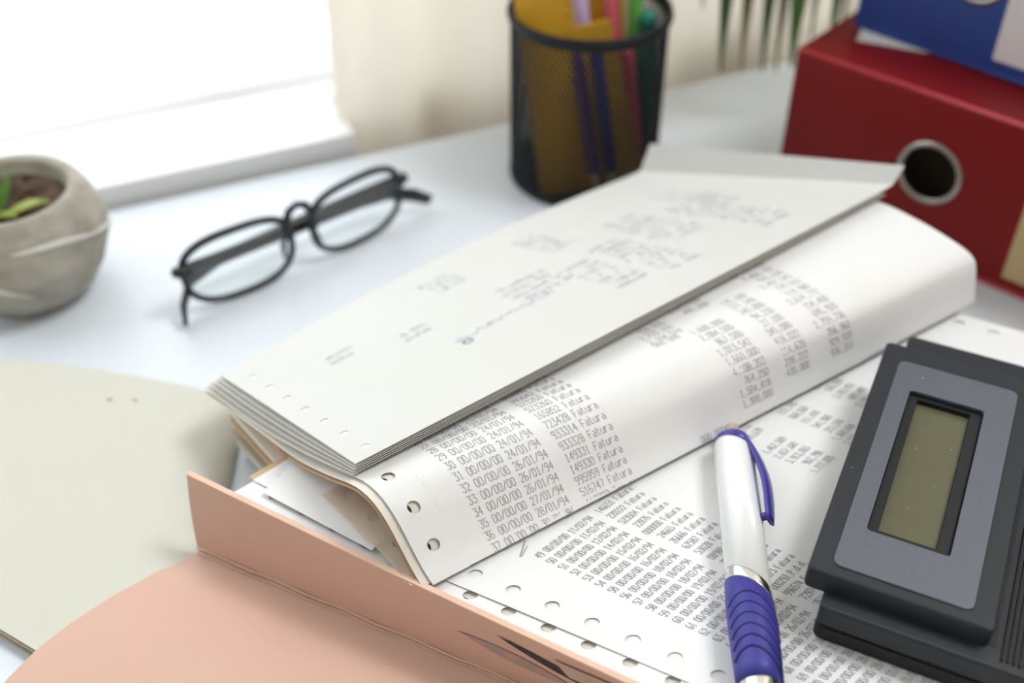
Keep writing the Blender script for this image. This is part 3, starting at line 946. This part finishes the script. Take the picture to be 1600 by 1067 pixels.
# x local: check sign below; slanted joint falls towards the clip side
sl = lambda x, y, z: 0.62 * x
def half(x, y, z): return 0.62 * x
pl('clicker', [(1.6, -6.0), (2.2, -5.6), (2.4, -4), (2.4, 1)], M['beige_tab'])
pl('cap', [(2.5, -1.2), (4.4, -0.6), (5.5, 0.6), (6.1, 2.4), (6.25, 4.6)], M['pen_blue'], lambda x, y, z: 0.35 * max(0, z * 1000) / 4.6 * x)
pl('barrel', [(6.1, 4.5), (6.3, 6.0), (6.4, 20), (6.4, 59)], M['pen_white'], lambda x, y, z: (0.35 * x if z < .01 else (0.62 * x if z > .04 else 0.45 * x)))
pl('band', [(6.42, 58.9), (6.5, 59.3), (6.5, 62.1), (6.42, 62.5)], M['chrome'], sl)
grip = pl('grip', [(6.2, 62.4), (6.75, 63.1), (6.95, 69), (6.9, 76), (6.6, 83), (6.3, 89), (6.1, 93)], M['grip_blue'], lambda x, y, z: 0.62 * x * max(0, 1 - (z - .0625) / .026))
pl('nose', [(5.6, 92.9), (5.7, 93.6), (5.2, 99), (3.6, 107), (1.9, 113), (1.6, 115)], M['chrome'])
pl('point', [(0.9, 115), (0.8, 117.5), (0.35, 120)], M['steel'])
for k in range(6):
    pts = []
    for i in range(25):
        t = -1.25 + 2.7 * i / 24
        a = math.pi / 2 - t                      # centred on the top of the pen
        z = 66.5 + k * 3.6 + (3.6 * (abs(t + .35) ** 1.7))
        r = 6.93 - max(0, (z - 72) * .022)
        pts.append((r * math.cos(a) * MM, r * math.sin(a) * MM, z * MM))
    tube('grip_groove', pts, 0.30 * MM, M['groove_blue'], grip, 6)
# clip: leaves the cap and runs along the upper right-hand side
CA = 0.50
cp = []
for i in range(26):
    t = i / 25
    z = 0.8 + 37.5 * t
    off = 4.2 + 5.2 * math.sin(min(1, t * 1.5) * math.pi / 2) - 0.5 * max(0, t - .75) / .25
    cp.append((off * math.cos(CA) * MM, off * math.sin(CA) * MM, z * MM))
clip = tube('clip', cp, [(1.35 + 0.35 * math.sin(math.pi * i / 25)) * MM * (1 if i < 24 else .85) for i in range(26)], M['pen_blue'], pen, 12, flat=(2.3, 0.75, (math.cos(CA), math.sin(CA), 0)))
tube('clip_foot', [(r * math.cos(CA) * MM, r * math.sin(CA) * MM, 36 * MM) for r in (8.8, 7.6, 6.5)], 1.3 * MM, M['pen_blue'], clip, 10)

# ------------------------------------------------------------------ glasses
GD = np.array([0.765, 0.644]); GN = np.array([-0.644, 0.765])
gm = np.array([-92.0, 420.5])
gl = empty('eyeglasses', (gm[0] * MM, gm[1] * MM, 0))
tag(gl, 'folded black-rimmed reading glasses standing on the desk', 'glasses')
bpy.context.view_layer.update()
def gp(x, n, z):
    p = gm + GD * x + GN * n
    return np.array([p[0] * MM, p[1] * MM, z * MM])
LEAN = 0.10
def lens_loop(cx, sx, n=48, grow=0.0):
    pts = []
    for k in range(n):
        a = 2 * math.pi * k / n
        ex = 2.7
        c, s = math.cos(a), math.sin(a)
        x = (25.2 + grow) * abs(c) ** (2 / ex) * (1 if c >= 0 else -1)
        z = (15.4 + grow) * abs(s) ** (2 / ex) * (1 if s >= 0 else -1)
        x *= 1 + 0.05 * (z / 15)                     # wider at the brow
        z += 0.0016 * x * x * (-1 if z < 0 else 0.2)*0.3
        zz = z + 17.4
        pts.append(gp(cx + sx * x, LEAN * zz + 0.0022 * (cx + sx * x) ** 2 * .6, zz))
    return pts
for cx, sx in ((-30.5, -1), (30.5, 1)):
    lp = lens_loop(cx, sx)
    rim = under(gl, tube('rim', lp, [1.5 * MM + 0.9 * MM * max(0, math.sin(2 * math.pi * k / 48)) * 0.3 for k in range(48)], M['frame'], None, 8, closed=True))
    c = sum(lp) / len(lp)
    inner = lens_loop(cx, sx, grow=-0.5)
    ve = [c] + inner
    pymesh('lens', ve, [(0, 1 + k, 1 + (k + 1) % 48) for k in range(48)], M['lens'], rim)
# bridge arch and its thicker nose posts
br = [gp(x, LEAN * z, z) for x, z in ((-7.2, 19), (-6.8, 26), (-4.2, 31.2), (0, 33.0), (4.2, 31.2), (6.8, 26), (7.2, 19))]
under(gl, tube('bridge', br, [1.6 * MM, 1.9 * MM, 1.8 * MM, 1.6 * MM, 1.8 * MM, 1.9 * MM, 1.6 * MM], M['frame'], None, 10))
for s in (-1, 1):
    under(gl, tube('nose_pad', [gp(s * 7.2, 0.10 * 21 + 0.5, 20), gp(s * 8.2, 0.10 * 15 + 3.5, 14), gp(s * 9.5, 2.5, 9)], [1.0 * MM, 1.5 * MM, 0.8 * MM], M['frame'], None, 8))
    under(gl, tube('end_piece', [gp(s * 53.5, 2.3, 22.5), gp(s * 57.5, 4.0, 23), gp(s * 59.0, 6.5, 22.5)], [2.0 * MM, 2.5 * MM, 2.1 * MM], M['frame'], None, 10))
    under(gl, tube('hinge', [gp(s * 58.2, 6.2, 20), gp(s * 58.2, 6.2, 24.6)], 1.4 * MM, M['steel'], None, 10))
# temples folded behind the front
t1 = [gp(-58.5, 7.5, 21.3), gp(-40, 9.0, 18.5), gp(0, 10.0, 16.5), gp(36, 10.0, 15.5), gp(52, 9.5, 14.0), gp(64, 7.0, 9.5), gp(72, 4.0, 4.8)]
under(gl, tube('temple', t1, [1.9 * MM, 2.3 * MM, 2.3 * MM, 2.2 * MM, 2.3 * MM, 2.3 * MM, 1.8 * MM], M['frame'], None, 10, flat=(0.6, 1.55)))
t2 = [gp(58.5, 7.5, 21.3), gp(40, 12.5, 17.0), gp(0, 14.5, 15.0), gp(-36, 13.5, 14.5), gp(-52, 10.0, 12.5), gp(-60, 2.0, 7.5), gp(-63, -4.0, 2.8)]
under(gl, tube('temple', t2, [1.9 * MM, 2.3 * MM, 2.3 * MM, 2.2 * MM, 2.3 * MM, 2.2 * MM, 1.8 * MM], M['frame'], None, 10, flat=(0.6, 1.55)))

# ------------------------------------------------------------------ mesh cup and what stands in it
CUP = np.array([36.0, 505.0])
CR, CH = 37.0, 88.0
cup = empty('mesh_pen_cup', (CUP[0] * MM, CUP[1] * MM, 0))
tag(cup, 'round black wire mesh pen cup holding coloured pens', 'pen cup')
V, F = [], []
nst, z0, z1, wid = 96, 3.0, CH - 5, 0.76
rowsn = 36
for sgn in (1, -1):
    for k in range(nst):
        prev = None
        for j in range(rowsn + 1):
            t = j / rowsn
            a = 2 * math.pi * (k / nst) + sgn * t * 2 * math.pi * (rowsn / 2) / nst
            da = wid / CR / 2
            z = z0 + (z1 - z0) * t
            r = CR - 0.3 + 0.12 * sgn
            i = len(V)
            V.append((r * math.cos(a - da) * MM, r * math.sin(a - da) * MM, z * MM))
            V.append((r * math.cos(a + da) * MM, r * math.sin(a + da) * MM, z * MM))
            if prev is not None: F.append((prev, prev + 1, i + 1, i))
            prev = i
mesh_o = pymesh('wire_mesh', V, F, M['mesh'], cup)
mesh_o['kind'] = 'stuff'
solid(mesh_o, 0.35 * MM, 0.0, False)
def ringprof(name, prof, m): # closed profile swept round
    n = 64
    V, F = [], []
    for r, z in prof:
        for k in range(n):
            a = 2 * math.pi * k / n
            V.append((r * math.cos(a) * MM, r * math.sin(a) * MM, z * MM))
    L = len(prof)
    for i in range(L):
        for k in range(n):
            F.append((i * n + k, i * n + (k + 1) % n, ((i + 1) % L) * n + (k + 1) % n, ((i + 1) % L) * n + k))
    return pymesh(name, V, F, m, cup, True)
ringprof('rim', [(CR - 1.2, CH - 6), (CR + 0.9, CH - 5.4), (CR + 1.6, CH - 2.8), (CR + 0.9, CH - .4), (CR - .6, CH), (CR - 1.5, CH - 1.5)], M['mesh'])
ringprof('base_band', [(CR - .9, 0.2), (CR + .2, 0.2), (CR + .4, 1.2), (CR + .2, 4.5), (CR - .7, 4.5)], M['mesh'])
lathe('floor_plate', [((CR - .8) * MM, 0.4 * MM), ((CR - .8) * MM, 1.6 * MM)], M['cup_floor'], cup, 48)

def stick(name, foot, top, r, m, label, cat, kindof='pen', tipm=None, hexa=False):
    """a pen or pencil standing in the cup; foot and top relative to the cup's centre (mm)"""
    f = np.array(foot, float); t = np.array(top, float)
    L = np.linalg.norm(t - f); dd = (t - f) / L
    o = empty(name, ((CUP[0] + f[0]) * MM, (CUP[1] + f[1]) * MM, f[2] * MM))
    o.rotation_euler = (math.acos(dd[2]), 0, math.atan2(dd[1], dd[0]) + math.pi / 2)
    n = 6 if hexa else 20
    tag(o, label, cat, None)
    if kindof == 'pencil':
        lathe('shaft', [(r * MM, 14 * MM), (r * MM, L * MM)], m, o, n, smooth=not hexa)
        lathe('sharpened_end', [(1.0 * MM, 3.5 * MM), (r * MM, 14 * MM)], M['wood'], o, n)
        lathe('lead', [(0.2 * MM, 0), (1.0 * MM, 3.5 * MM)], m, o, 10)
    else:
        lathe('barrel', [(r * MM, 12 * MM), (r * 1.05 * MM, L * .5 * MM), (r * MM, (L - 8) * MM)], m, o, n)
        lathe('nib_cone', [(0.6 * MM, 0), (1.2 * MM, 3 * MM), (r * .95 * MM, 12 * MM)], tipm or M['steel'], o, n)
        lathe('end_cap', [(r * 1.08 * MM, (L - 8) * MM), (r * 1.08 * MM, (L - 1.5) * MM), (r * .7 * MM, L * MM)], tipm or m, o, n)
    return o
def ruler(foot, top, w, th, m, label, yaw, tick=True):
    f = np.array(foot, float); t = np.array(top, float)
    L = np.linalg.norm(t - f); z = (t - f) / L
    x = np.array([math.cos(yaw), math.sin(yaw), 0]); x = x - z * (x @ z); x /= np.linalg.norm(x)
    y = np.cross(z, x)
    o = empty('ruler', ((CUP[0] + f[0]) * MM, (CUP[1] + f[1]) * MM, f[2] * MM))
    tag(o, label, 'ruler')
    def P(a, b, c): return (x * a + y * b + z * c) * MM
    def slab(name, a0, a1, b0, b1, c0, c1, mm_):
        vs = [P(a, b, c) for c in (c0, c1) for a, b in ((a0, b0), (a1, b0), (a1, b1), (a0, b1))]
        return pymesh(name, vs, [(0, 3, 2, 1), (4, 5, 6, 7), (0, 1, 5, 4), (1, 2, 6, 5), (2, 3, 7, 6), (3, 0, 4, 7)], mm_, o)
    slab('blade', -w / 2, w / 2, -th / 2, th / 2, 0, L, m)
    for k in range(4, int(L / 5)):
        slab('scale_mark', w / 2 - (5 if k % 2 else 3), w / 2 - .4, -th / 2 - .06, -th / 2, 5 * k, 5 * k + .4, M['dark_slot'])
    return o
ruler((-9, -24.5, 2), (-30, 5, 150), 26, 1.8, M['amber'], 'wide amber plastic ruler leaning against the near left side of the mesh cup', 0.15)
ruler((9, 1, 2), (-14, 27, 150), 30, 1.8, M['amber'], 'broad amber plastic ruler standing behind the coloured pens', -0.1)
ruler((21, -19, 2), (-1, -9, 83), 20, 1.8, M['amber'], 'short amber plastic ruler wholly inside the mesh cup', -0.1)
ruler((14, 18, 2), (17, 30, 135), 22, 1.6, M['yellow'], 'yellow plastic ruler at the back of the mesh cup', 0.2)
stick('felt_pen', (6, -10, 2), (-13, 8, 150), 4.0, M['lavender'], 'lavender felt pen leaning in the middle of the mesh cup', 'pen', tipm=M['purple'])
stick('felt_pen', (22, -7, 2), (2, 14, 145), 3.6, M['rose'], 'rose red felt pen leaning in the mesh cup', 'pen', tipm=M['rose'])
stick('felt_pen', (26, 4, 2), (17, 20, 145), 3.8, M['mint'], 'pale green felt pen beside the rose pen', 'pen', tipm=M['green'])
stick('pencil', (6, -31, 2), (-6, -8, 70), 3.4, M['purple'], 'short dark purple pencil inside the mesh cup', 'pencil', 'pencil', hexa=True)
stick('pencil', (14, -29, 2), (2, -16, 74), 3.2, M['navy'], 'short navy blue pencil inside the mesh cup', 'pencil', 'pencil', hexa=True)
stick('pencil', (27, -18, 2), (18, -6, 68), 3.4, M['rose'], 'short red pencil inside the mesh cup', 'pencil', 'pencil', hexa=True)
stick('felt_pen', (31, -4, 2), (27, 2, 84), 4.2, M['teal'], 'short teal marker at the right side of the mesh cup', 'pen', tipm=M['teal'])
stick('felt_pen', (25, -2, 2), (20, 6, 120), 3.0, M['green'], 'slim green felt pen between the teal marker and the rulers', 'pen', tipm=M['green'])

# ------------------------------------------------------------------ binders
def binder(name, corner, ang, z, length, depth, hgt, m, edge, label, ring_x, ring_dy, lab_x, lab_m, lab_w, ring_r=13.5):
    """corner: left end of the spine; x along the spine, y into the binder"""
    o = empty(name, (corner[0] * MM, corner[1] * MM, z * MM), math.radians(ang))
    tag(o, label, 'binder')
    t = 2.2
    box('cover', 0, length * MM, 1.0 * MM, depth * MM, 0, t * MM, m, o, 0.0006)
    box('cover', 0, length * MM, 1.0 * MM, depth * MM, (hgt - t) * MM, hgt * MM, m, o, 0.0006)
    # spine with a round finger hole
    bm = bmesh.new()
    n = 40
    cx, cz = ring_x, hgt / 2 + ring_dy
    def V(x, y, zz): return bm.verts.new((x * MM, y * MM, zz * MM))
    per = []
    X0, X1, Z0, Z1 = 0, length, t*.0, hgt
    for k in range(n):
        a = 2 * math.pi * k / n
        dx, dz = math.cos(a), math.sin(a)
        s = min((X1 - cx) / dx if dx > 1e-9 else ((X0 - cx) / dx if dx < -1e-9 else 1e9),
                (Z1 - cz) / dz if dz > 1e-9 else ((Z0 - cz) / dz if dz < -1e-9 else 1e9))
        per.append((cx + dx * s, cz + dz * s, a))
    for c in ((X0, Z0), (X1, Z0), (X1, Z1), (X0, Z1)):
        per.append((c[0], c[1], math.atan2(c[1] - cz, c[0] - cx) % (2 * math.pi)))
    per.sort(key=lambda p: p[2])
    N = len(per)
    rings = []
    for y in (0.0, t):
        rings.append(([V(p[0], y, p[1]) for p in per], [V(cx + ring_r * math.cos(p[2]), y, cz + ring_r * math.sin(p[2])) for p in per]))
    for i in range(N):
        j = (i + 1) % N
        bm.faces.new((rings[0][0][i], rings[0][0][j], rings[0][1][j], rings[0][1][i]))
        bm.faces.new((rings[1][0][j], rings[1][0][i], rings[1][1][i], rings[1][1][j]))
        bm.faces.new((rings[0][0][j], rings[0][0][i], rings[1][0][i], rings[1][0][j]))
        bm.faces.new((rings[0][1][i], rings[0][1][j], rings[1][1][j], rings[1][1][i]))
    bmobj('spine', bm, m, o)
    # folded edges where cover meets spine
    for zz in (0.9, hgt - 0.9):
        tube('hinge_edge', [(0.3 * MM, 0.6 * MM, zz * MM), (length * MM, 0.6 * MM, zz * MM)], 1.25 * MM, edge, o, 10)
    # metal ring in the finger hole
    V_, F_ = [], []
    prof = [(ring_r - 1.0, 2.6), (ring_r - 1.0, -0.6), (ring_r - .2, -1.1), (ring_r + 1.3, -0.7), (ring_r + 1.5, 0.0), (ring_r + .0, 0.2), (ring_r, 2.6)]
    nn = 48
    for r, y in prof:
        for k in range(nn):
            a = 2 * math.pi * k / nn
            V_.append(((cx + r * math.cos(a)) * MM, y * MM, (cz + r * math.sin(a)) * MM))
    L = len(prof)
    for i in range(L):
        for k in range(nn):
            F_.append((i * nn + k, i * nn + (k + 1) % nn, ((i + 1) % L) * nn + (k + 1) % nn, ((i + 1) % L) * nn + k))
    pymesh('finger_ring', V_, F_, M['steel'], o, True)
    box('page_block', 6 * MM, (length - 6) * MM, 22 * MM, (depth - 8) * MM, t * MM, (hgt - t - 14) * MM, M['paper_old'], o)
    box('hole_shade_board', 4 * MM, (length - 4) * MM, 16 * MM, 17 * MM, t * MM, (hgt - t) * MM, M['hole_shade'], o)  # dark sheet added behind the finger hole to paint its inner shade
    box('label_card', lab_x * MM, (lab_x + lab_w) * MM, -0.45 * MM, 0.0, 7 * MM, (hgt - 9) * MM, lab_m, o)
    return o
binder('ring_binder', (129.0, 482.0), -41.8, 0.2, 300, 280, 78, M['red'], M['red_highlight'], 'red lever arch binder lying flat with a steel finger ring in its spine', 72.0, 3.0, 115, M['label_cream'], 60)
binder('ring_binder', (158.7, 503.0), -45.6, 78.9, 300, 280, 78, M['blue'], M['blue'], 'dark blue lever arch binder resting on the red binder', 52.0, 3.0, 67, M['label_white'], 70)
# a sheet of white paper between the two binders
bm = bmesh.new()
p0 = np.array([156.3, 488.2]); dx = np.array([180.8 - 156.3, 477.8 - 488.2]); dx /= np.linalg.norm(dx); dy = np.array([-dx[1], dx[0]])
cor = [p0, p0 + dx * 160, p0 + dx * 160 + dy * 120, p0 + dy * 120]
lo = [bm.verts.new((c[0] * MM, c[1] * MM, 0.0784)) for c in cor]
hi = [bm.verts.new((c[0] * MM, c[1] * MM, 0.0788)) for c in cor]
bm.faces.new(lo[::-1]); bm.faces.new(hi)
for i in range(4): bm.faces.new((lo[i], lo[(i + 1) % 4], hi[(i + 1) % 4], hi[i]))
tag(bmobj('paper_sheet', bm, M['paper']), 'white paper sheets sandwiched between the blue and red binders', 'paper')

# ------------------------------------------------------------------ concrete pot
PC = np.array([-211.5, 408.5])
pot = empty('concrete_planter', (PC[0] * MM, PC[1] * MM, 0))
tag(pot, 'round faceted concrete planter with dark soil and small green shoots', 'planter')
def facet_r(a, z):
    """rounded body with soft facets meeting along slanting ridges"""
    t = z / 50.0
    prof = np.interp(t, [0, .04, .12, .3, .5, .7, .85, .95, 1.0], [21, 24.5, 28, 33.8, 37.0, 36.8, 34.5, 31.3, 28.6])
    k = 5
    f1 = abs(((a / (2 * math.pi) * k + 1.15 * t) % 1.0) - .5) * 2
    f2 = abs(((a / (2 * math.pi) * k - 0.55 * t + .35) % 1.0) - .5) * 2
    return prof + 0.9 * (f1 - .5) + 0.5 * (f2 - .5)
n, nz = 120, 50
V, F = [], []
prof_in = [(26.5, 50.0), (25.0, 49.2), (24.3, 47.5), (23.8, 40.0)]
for j in range(nz + 1):
    z = 50 * j / nz
    for k in range(n):
        a = 2 * math.pi * k / n
        r = facet_r(a, z)
        V.append((r * math.cos(a) * MM, r * math.sin(a) * MM, z * MM))
for r, z in prof_in:
    for k in range(n):
        a = 2 * math.pi * k / n
        V.append((r * math.cos(a) * MM, r * math.sin(a) * MM, z * MM))
R_ = nz + 1 + len(prof_in)
for j in range(R_ - 1):
    for k in range(n):
        F.append((j * n + k, j * n + (k + 1) % n, (j + 1) * n + (k + 1) % n, (j + 1) * n + k))
F.append(list(range(n))[::-1])
F.append([(R_ - 1) * n + k for k in range(n)])
pymesh('bowl', V, F, M['concrete'], pot, True)
# raised light ridges between facets
for a0, da, zz0, zz1 in ((-2.15, 1.0, 33, 17), (-1.25, 1.05, 40, 33), (-0.3, 1.0, 34, 18), (0.9, 1.0, 40, 30), (2.2, 1.0, 33, 20), (-3.0, .8, 18, 32)):
    pts = []
    for i in range(24):
        t = i / 23
        a = a0 + da * t
        z = zz0 + (zz1 - zz0) * t + 2.2 * math.sin(math.pi * t)
        r = facet_r(a, z) - 0.25
        pts.append((r * math.cos(a) * MM, r * math.sin(a) * MM, z * MM))
    tube('ridge', pts, [(0.5 + 1.1 * math.sin(math.pi * min(1, .05 + i / 23 * .92))) * MM for i in range(24)], M['seam'], pot, 8)
# soil: a lumpy disc with crumbs
V, F = [(0, 0, 44.0 * MM)], []
rr = random.Random(3)
nr, na_ = 10, 36
for i in range(1, nr + 1):
    for k in range(na_):
        r = 24.2 * i / nr
        a = 2 * math.pi * k / na_
        z = 43.6 + rr.uniform(-.9, .9) - (1.2 if i == nr else 0)
        V.append((r * math.cos(a) * MM, r * math.sin(a) * MM, z * MM))
for k in range(na_): F.append((0, 1 + k, 1 + (k + 1) % na_))
for i in range(nr - 1):
    for k in range(na_):
        F.append((1 + i * na_ + k, 1 + (i + 1) * na_ + k, 1 + (i + 1) * na_ + (k + 1) % na_, 1 + i * na_ + (k + 1) % na_))
so = pymesh('soil', V, F, M['soil'], pot, True)
so['kind'] = 'stuff'
def blade(name, base, tip, w, m, parent, bend=0.0, n=14, droop=0.0, thick=0.5, side=None, up0=None, taper=.55):
    """a pointed leaf blade from base to tip with a fold along the middle; mm, in the parent's frame"""
    b, t = np.array(base, float), np.array(tip, float)
    mid = (b + t) / 2 + np.array([0, 0, bend])
    if up0 is not None: mid = np.array(up0, float)
    V, F = [], []
    for i in range(n + 1):
        s = i / n
        p = (1 - s) ** 2 * b + 2 * s * (1 - s) * mid + s * s * t
        dv = 2 * (1 - s) * (mid - b) + 2 * s * (t - mid)
        dv /= np.linalg.norm(dv) + 1e-9
        sd = np.array(side, float) if side is not None else np.cross(dv, [0, 0, 1.0])
        if np.linalg.norm(sd) < 1e-3: sd = np.array([1.0, 0, 0])
        sd = sd - dv * (sd @ dv)
        sd /= np.linalg.norm(sd)
        nn = np.cross(sd, dv)
        ww = w * (0.55 + 0.45 * math.sin(math.pi * min(.5, s * 1.3))) * (1 - max(0, s - taper) / (1 - taper)) ** .8 + 0.08
        for q in (-1, 0, 1):
            V.append((p + sd * ww / 2 * q - nn * (0.12 * w * (1 - abs(q)))) * MM)
    for i in range(n):
        for q in (0, 1):
            a = i * 3 + q
            F.append((a, a + 1, a + 4, a + 3))
    o = pymesh(name, V, F, m, parent, True)
    return solid(o, thick * MM)
for i, (b, t, w, mk, bd_) in enumerate((((-4, -6, 43), (-2, -4, 66), 5, 'leaf', 0), ((-6, -10, 43), (1, -13, 62), 5.5, 'leaf', 2), ((-2, -8, 43), (3, 3, 57), 4, 'leaf', 1),
                                        ((2, -12, 43.5), (19, -3.5, 47), 5.5, 'leaf_lime', 4), ((-3, -13, 43), (10, -17, 48), 5, 'leaf_lime', 4), ((-8, -6, 43), (-18, -3, 56), 5, 'leaf', 4),
                                        ((-6, -14, 43), (-12, -20, 50), 5, 'leaf_lime', 4), ((-7, -3, 43), (-12, 8, 60), 5, 'leaf', 3))):
    blade('leaf', b, t, w, M[mk], pot, bd_, thick=1.0, side=(1, .2, .1) if abs(t[0] - b[0]) < 6 else None)
for k in range(26):
    a, r = rr.uniform(0, 6.28), rr.uniform(4, 21)
    s = rr.uniform(.8, 2.0)
    bm = bmesh.new()
    bmesh.ops.create_icosphere(bm, subdivisions=1, radius=s * MM)
    for v in bm.verts:
        v.co *= rr.uniform(.7, 1.2)
        v.co.x += r * math.cos(a) * MM; v.co.y += r * math.sin(a) * MM; v.co.z += 44.2 * MM
    bmobj('soil_crumb', bm, M['soil'], pot)

# ------------------------------------------------------------------ trailing plant in a hanging pot above the binders
pc = room(0.44, -0.056) * 1000
pl_o = empty('trailing_plant', (pc[0] * MM, pc[1] * MM, 0.2302))
tag(pl_o, 'trailing plant with long narrow green leaves hanging down behind the binders', 'plant')
lathe('pot', [(28 * MM, 0), (38 * MM, 62 * MM), (41 * MM, 62 * MM), (41.5 * MM, 72 * MM), (37 * MM, 72 * MM), (36 * MM, 64 * MM)], M['terracotta'], pl_o, 40)
lathe('soil', [(35.5 * MM, 63 * MM), (34 * MM, 66 * MM), (10 * MM, 67.5 * MM)], M['soil'], pl_o, 30)
for k in range(3):
    a = k * 2 * math.pi / 3 + .4
    tube('hanging_cord', [(40.5 * math.cos(a) * MM, 40.5 * math.sin(a) * MM, 70 * MM), (2 * math.cos(a) * MM, 2 * math.sin(a) * MM, 480 * MM), (0.6 * math.cos(a) * MM, 0.6 * math.sin(a) * MM, 1668 * MM)], 0.9 * MM, M['wood'], pl_o, 6)
tips = [((108, 549, 33), 7, 'leaf_dark'), ((121, 560, 28), 6, 'leaf_dry'), ((131, 556, 30), 6.5, 'leaf_dark'), ((147, 560, 30), 10, 'leaf'), ((141, 566, 24), 5, 'leaf_dry'),
        ((160, 578, 38), 5.5, 'leaf_dark'), ((170, 574, 34), 7.5, 'leaf_dark'), ((178, 586, 40), 6, 'leaf_dry'), ((98, 566, 60), 5, 'leaf_dry'), ((136, 576, 44), 5, 'leaf'),
        ((196, 586, 62), 6, 'leaf'), ((222, 600, 66), 6, 'leaf_dark'), ((250, 605, 90), 6, 'leaf')]
for (tx, ty, tz), w, mk in tips:
    t = np.array([tx - pc[0], ty - pc[1], tz - 230.2])
    dirv = t[:2] / np.linalg.norm(t[:2])
    b = np.array([dirv[0] * 10, dirv[1] * 10, 66])
    up = np.array([t[0] * 1.05 + dirv[0] * 10, t[1] * 1.05 + dirv[1] * 10, 175])
    blade('leaf', b, t, w * 2.2, M[mk], pl_o, n=44, thick=0.5, side=(0.9, 0.45, 0), up0=up, taper=.87)
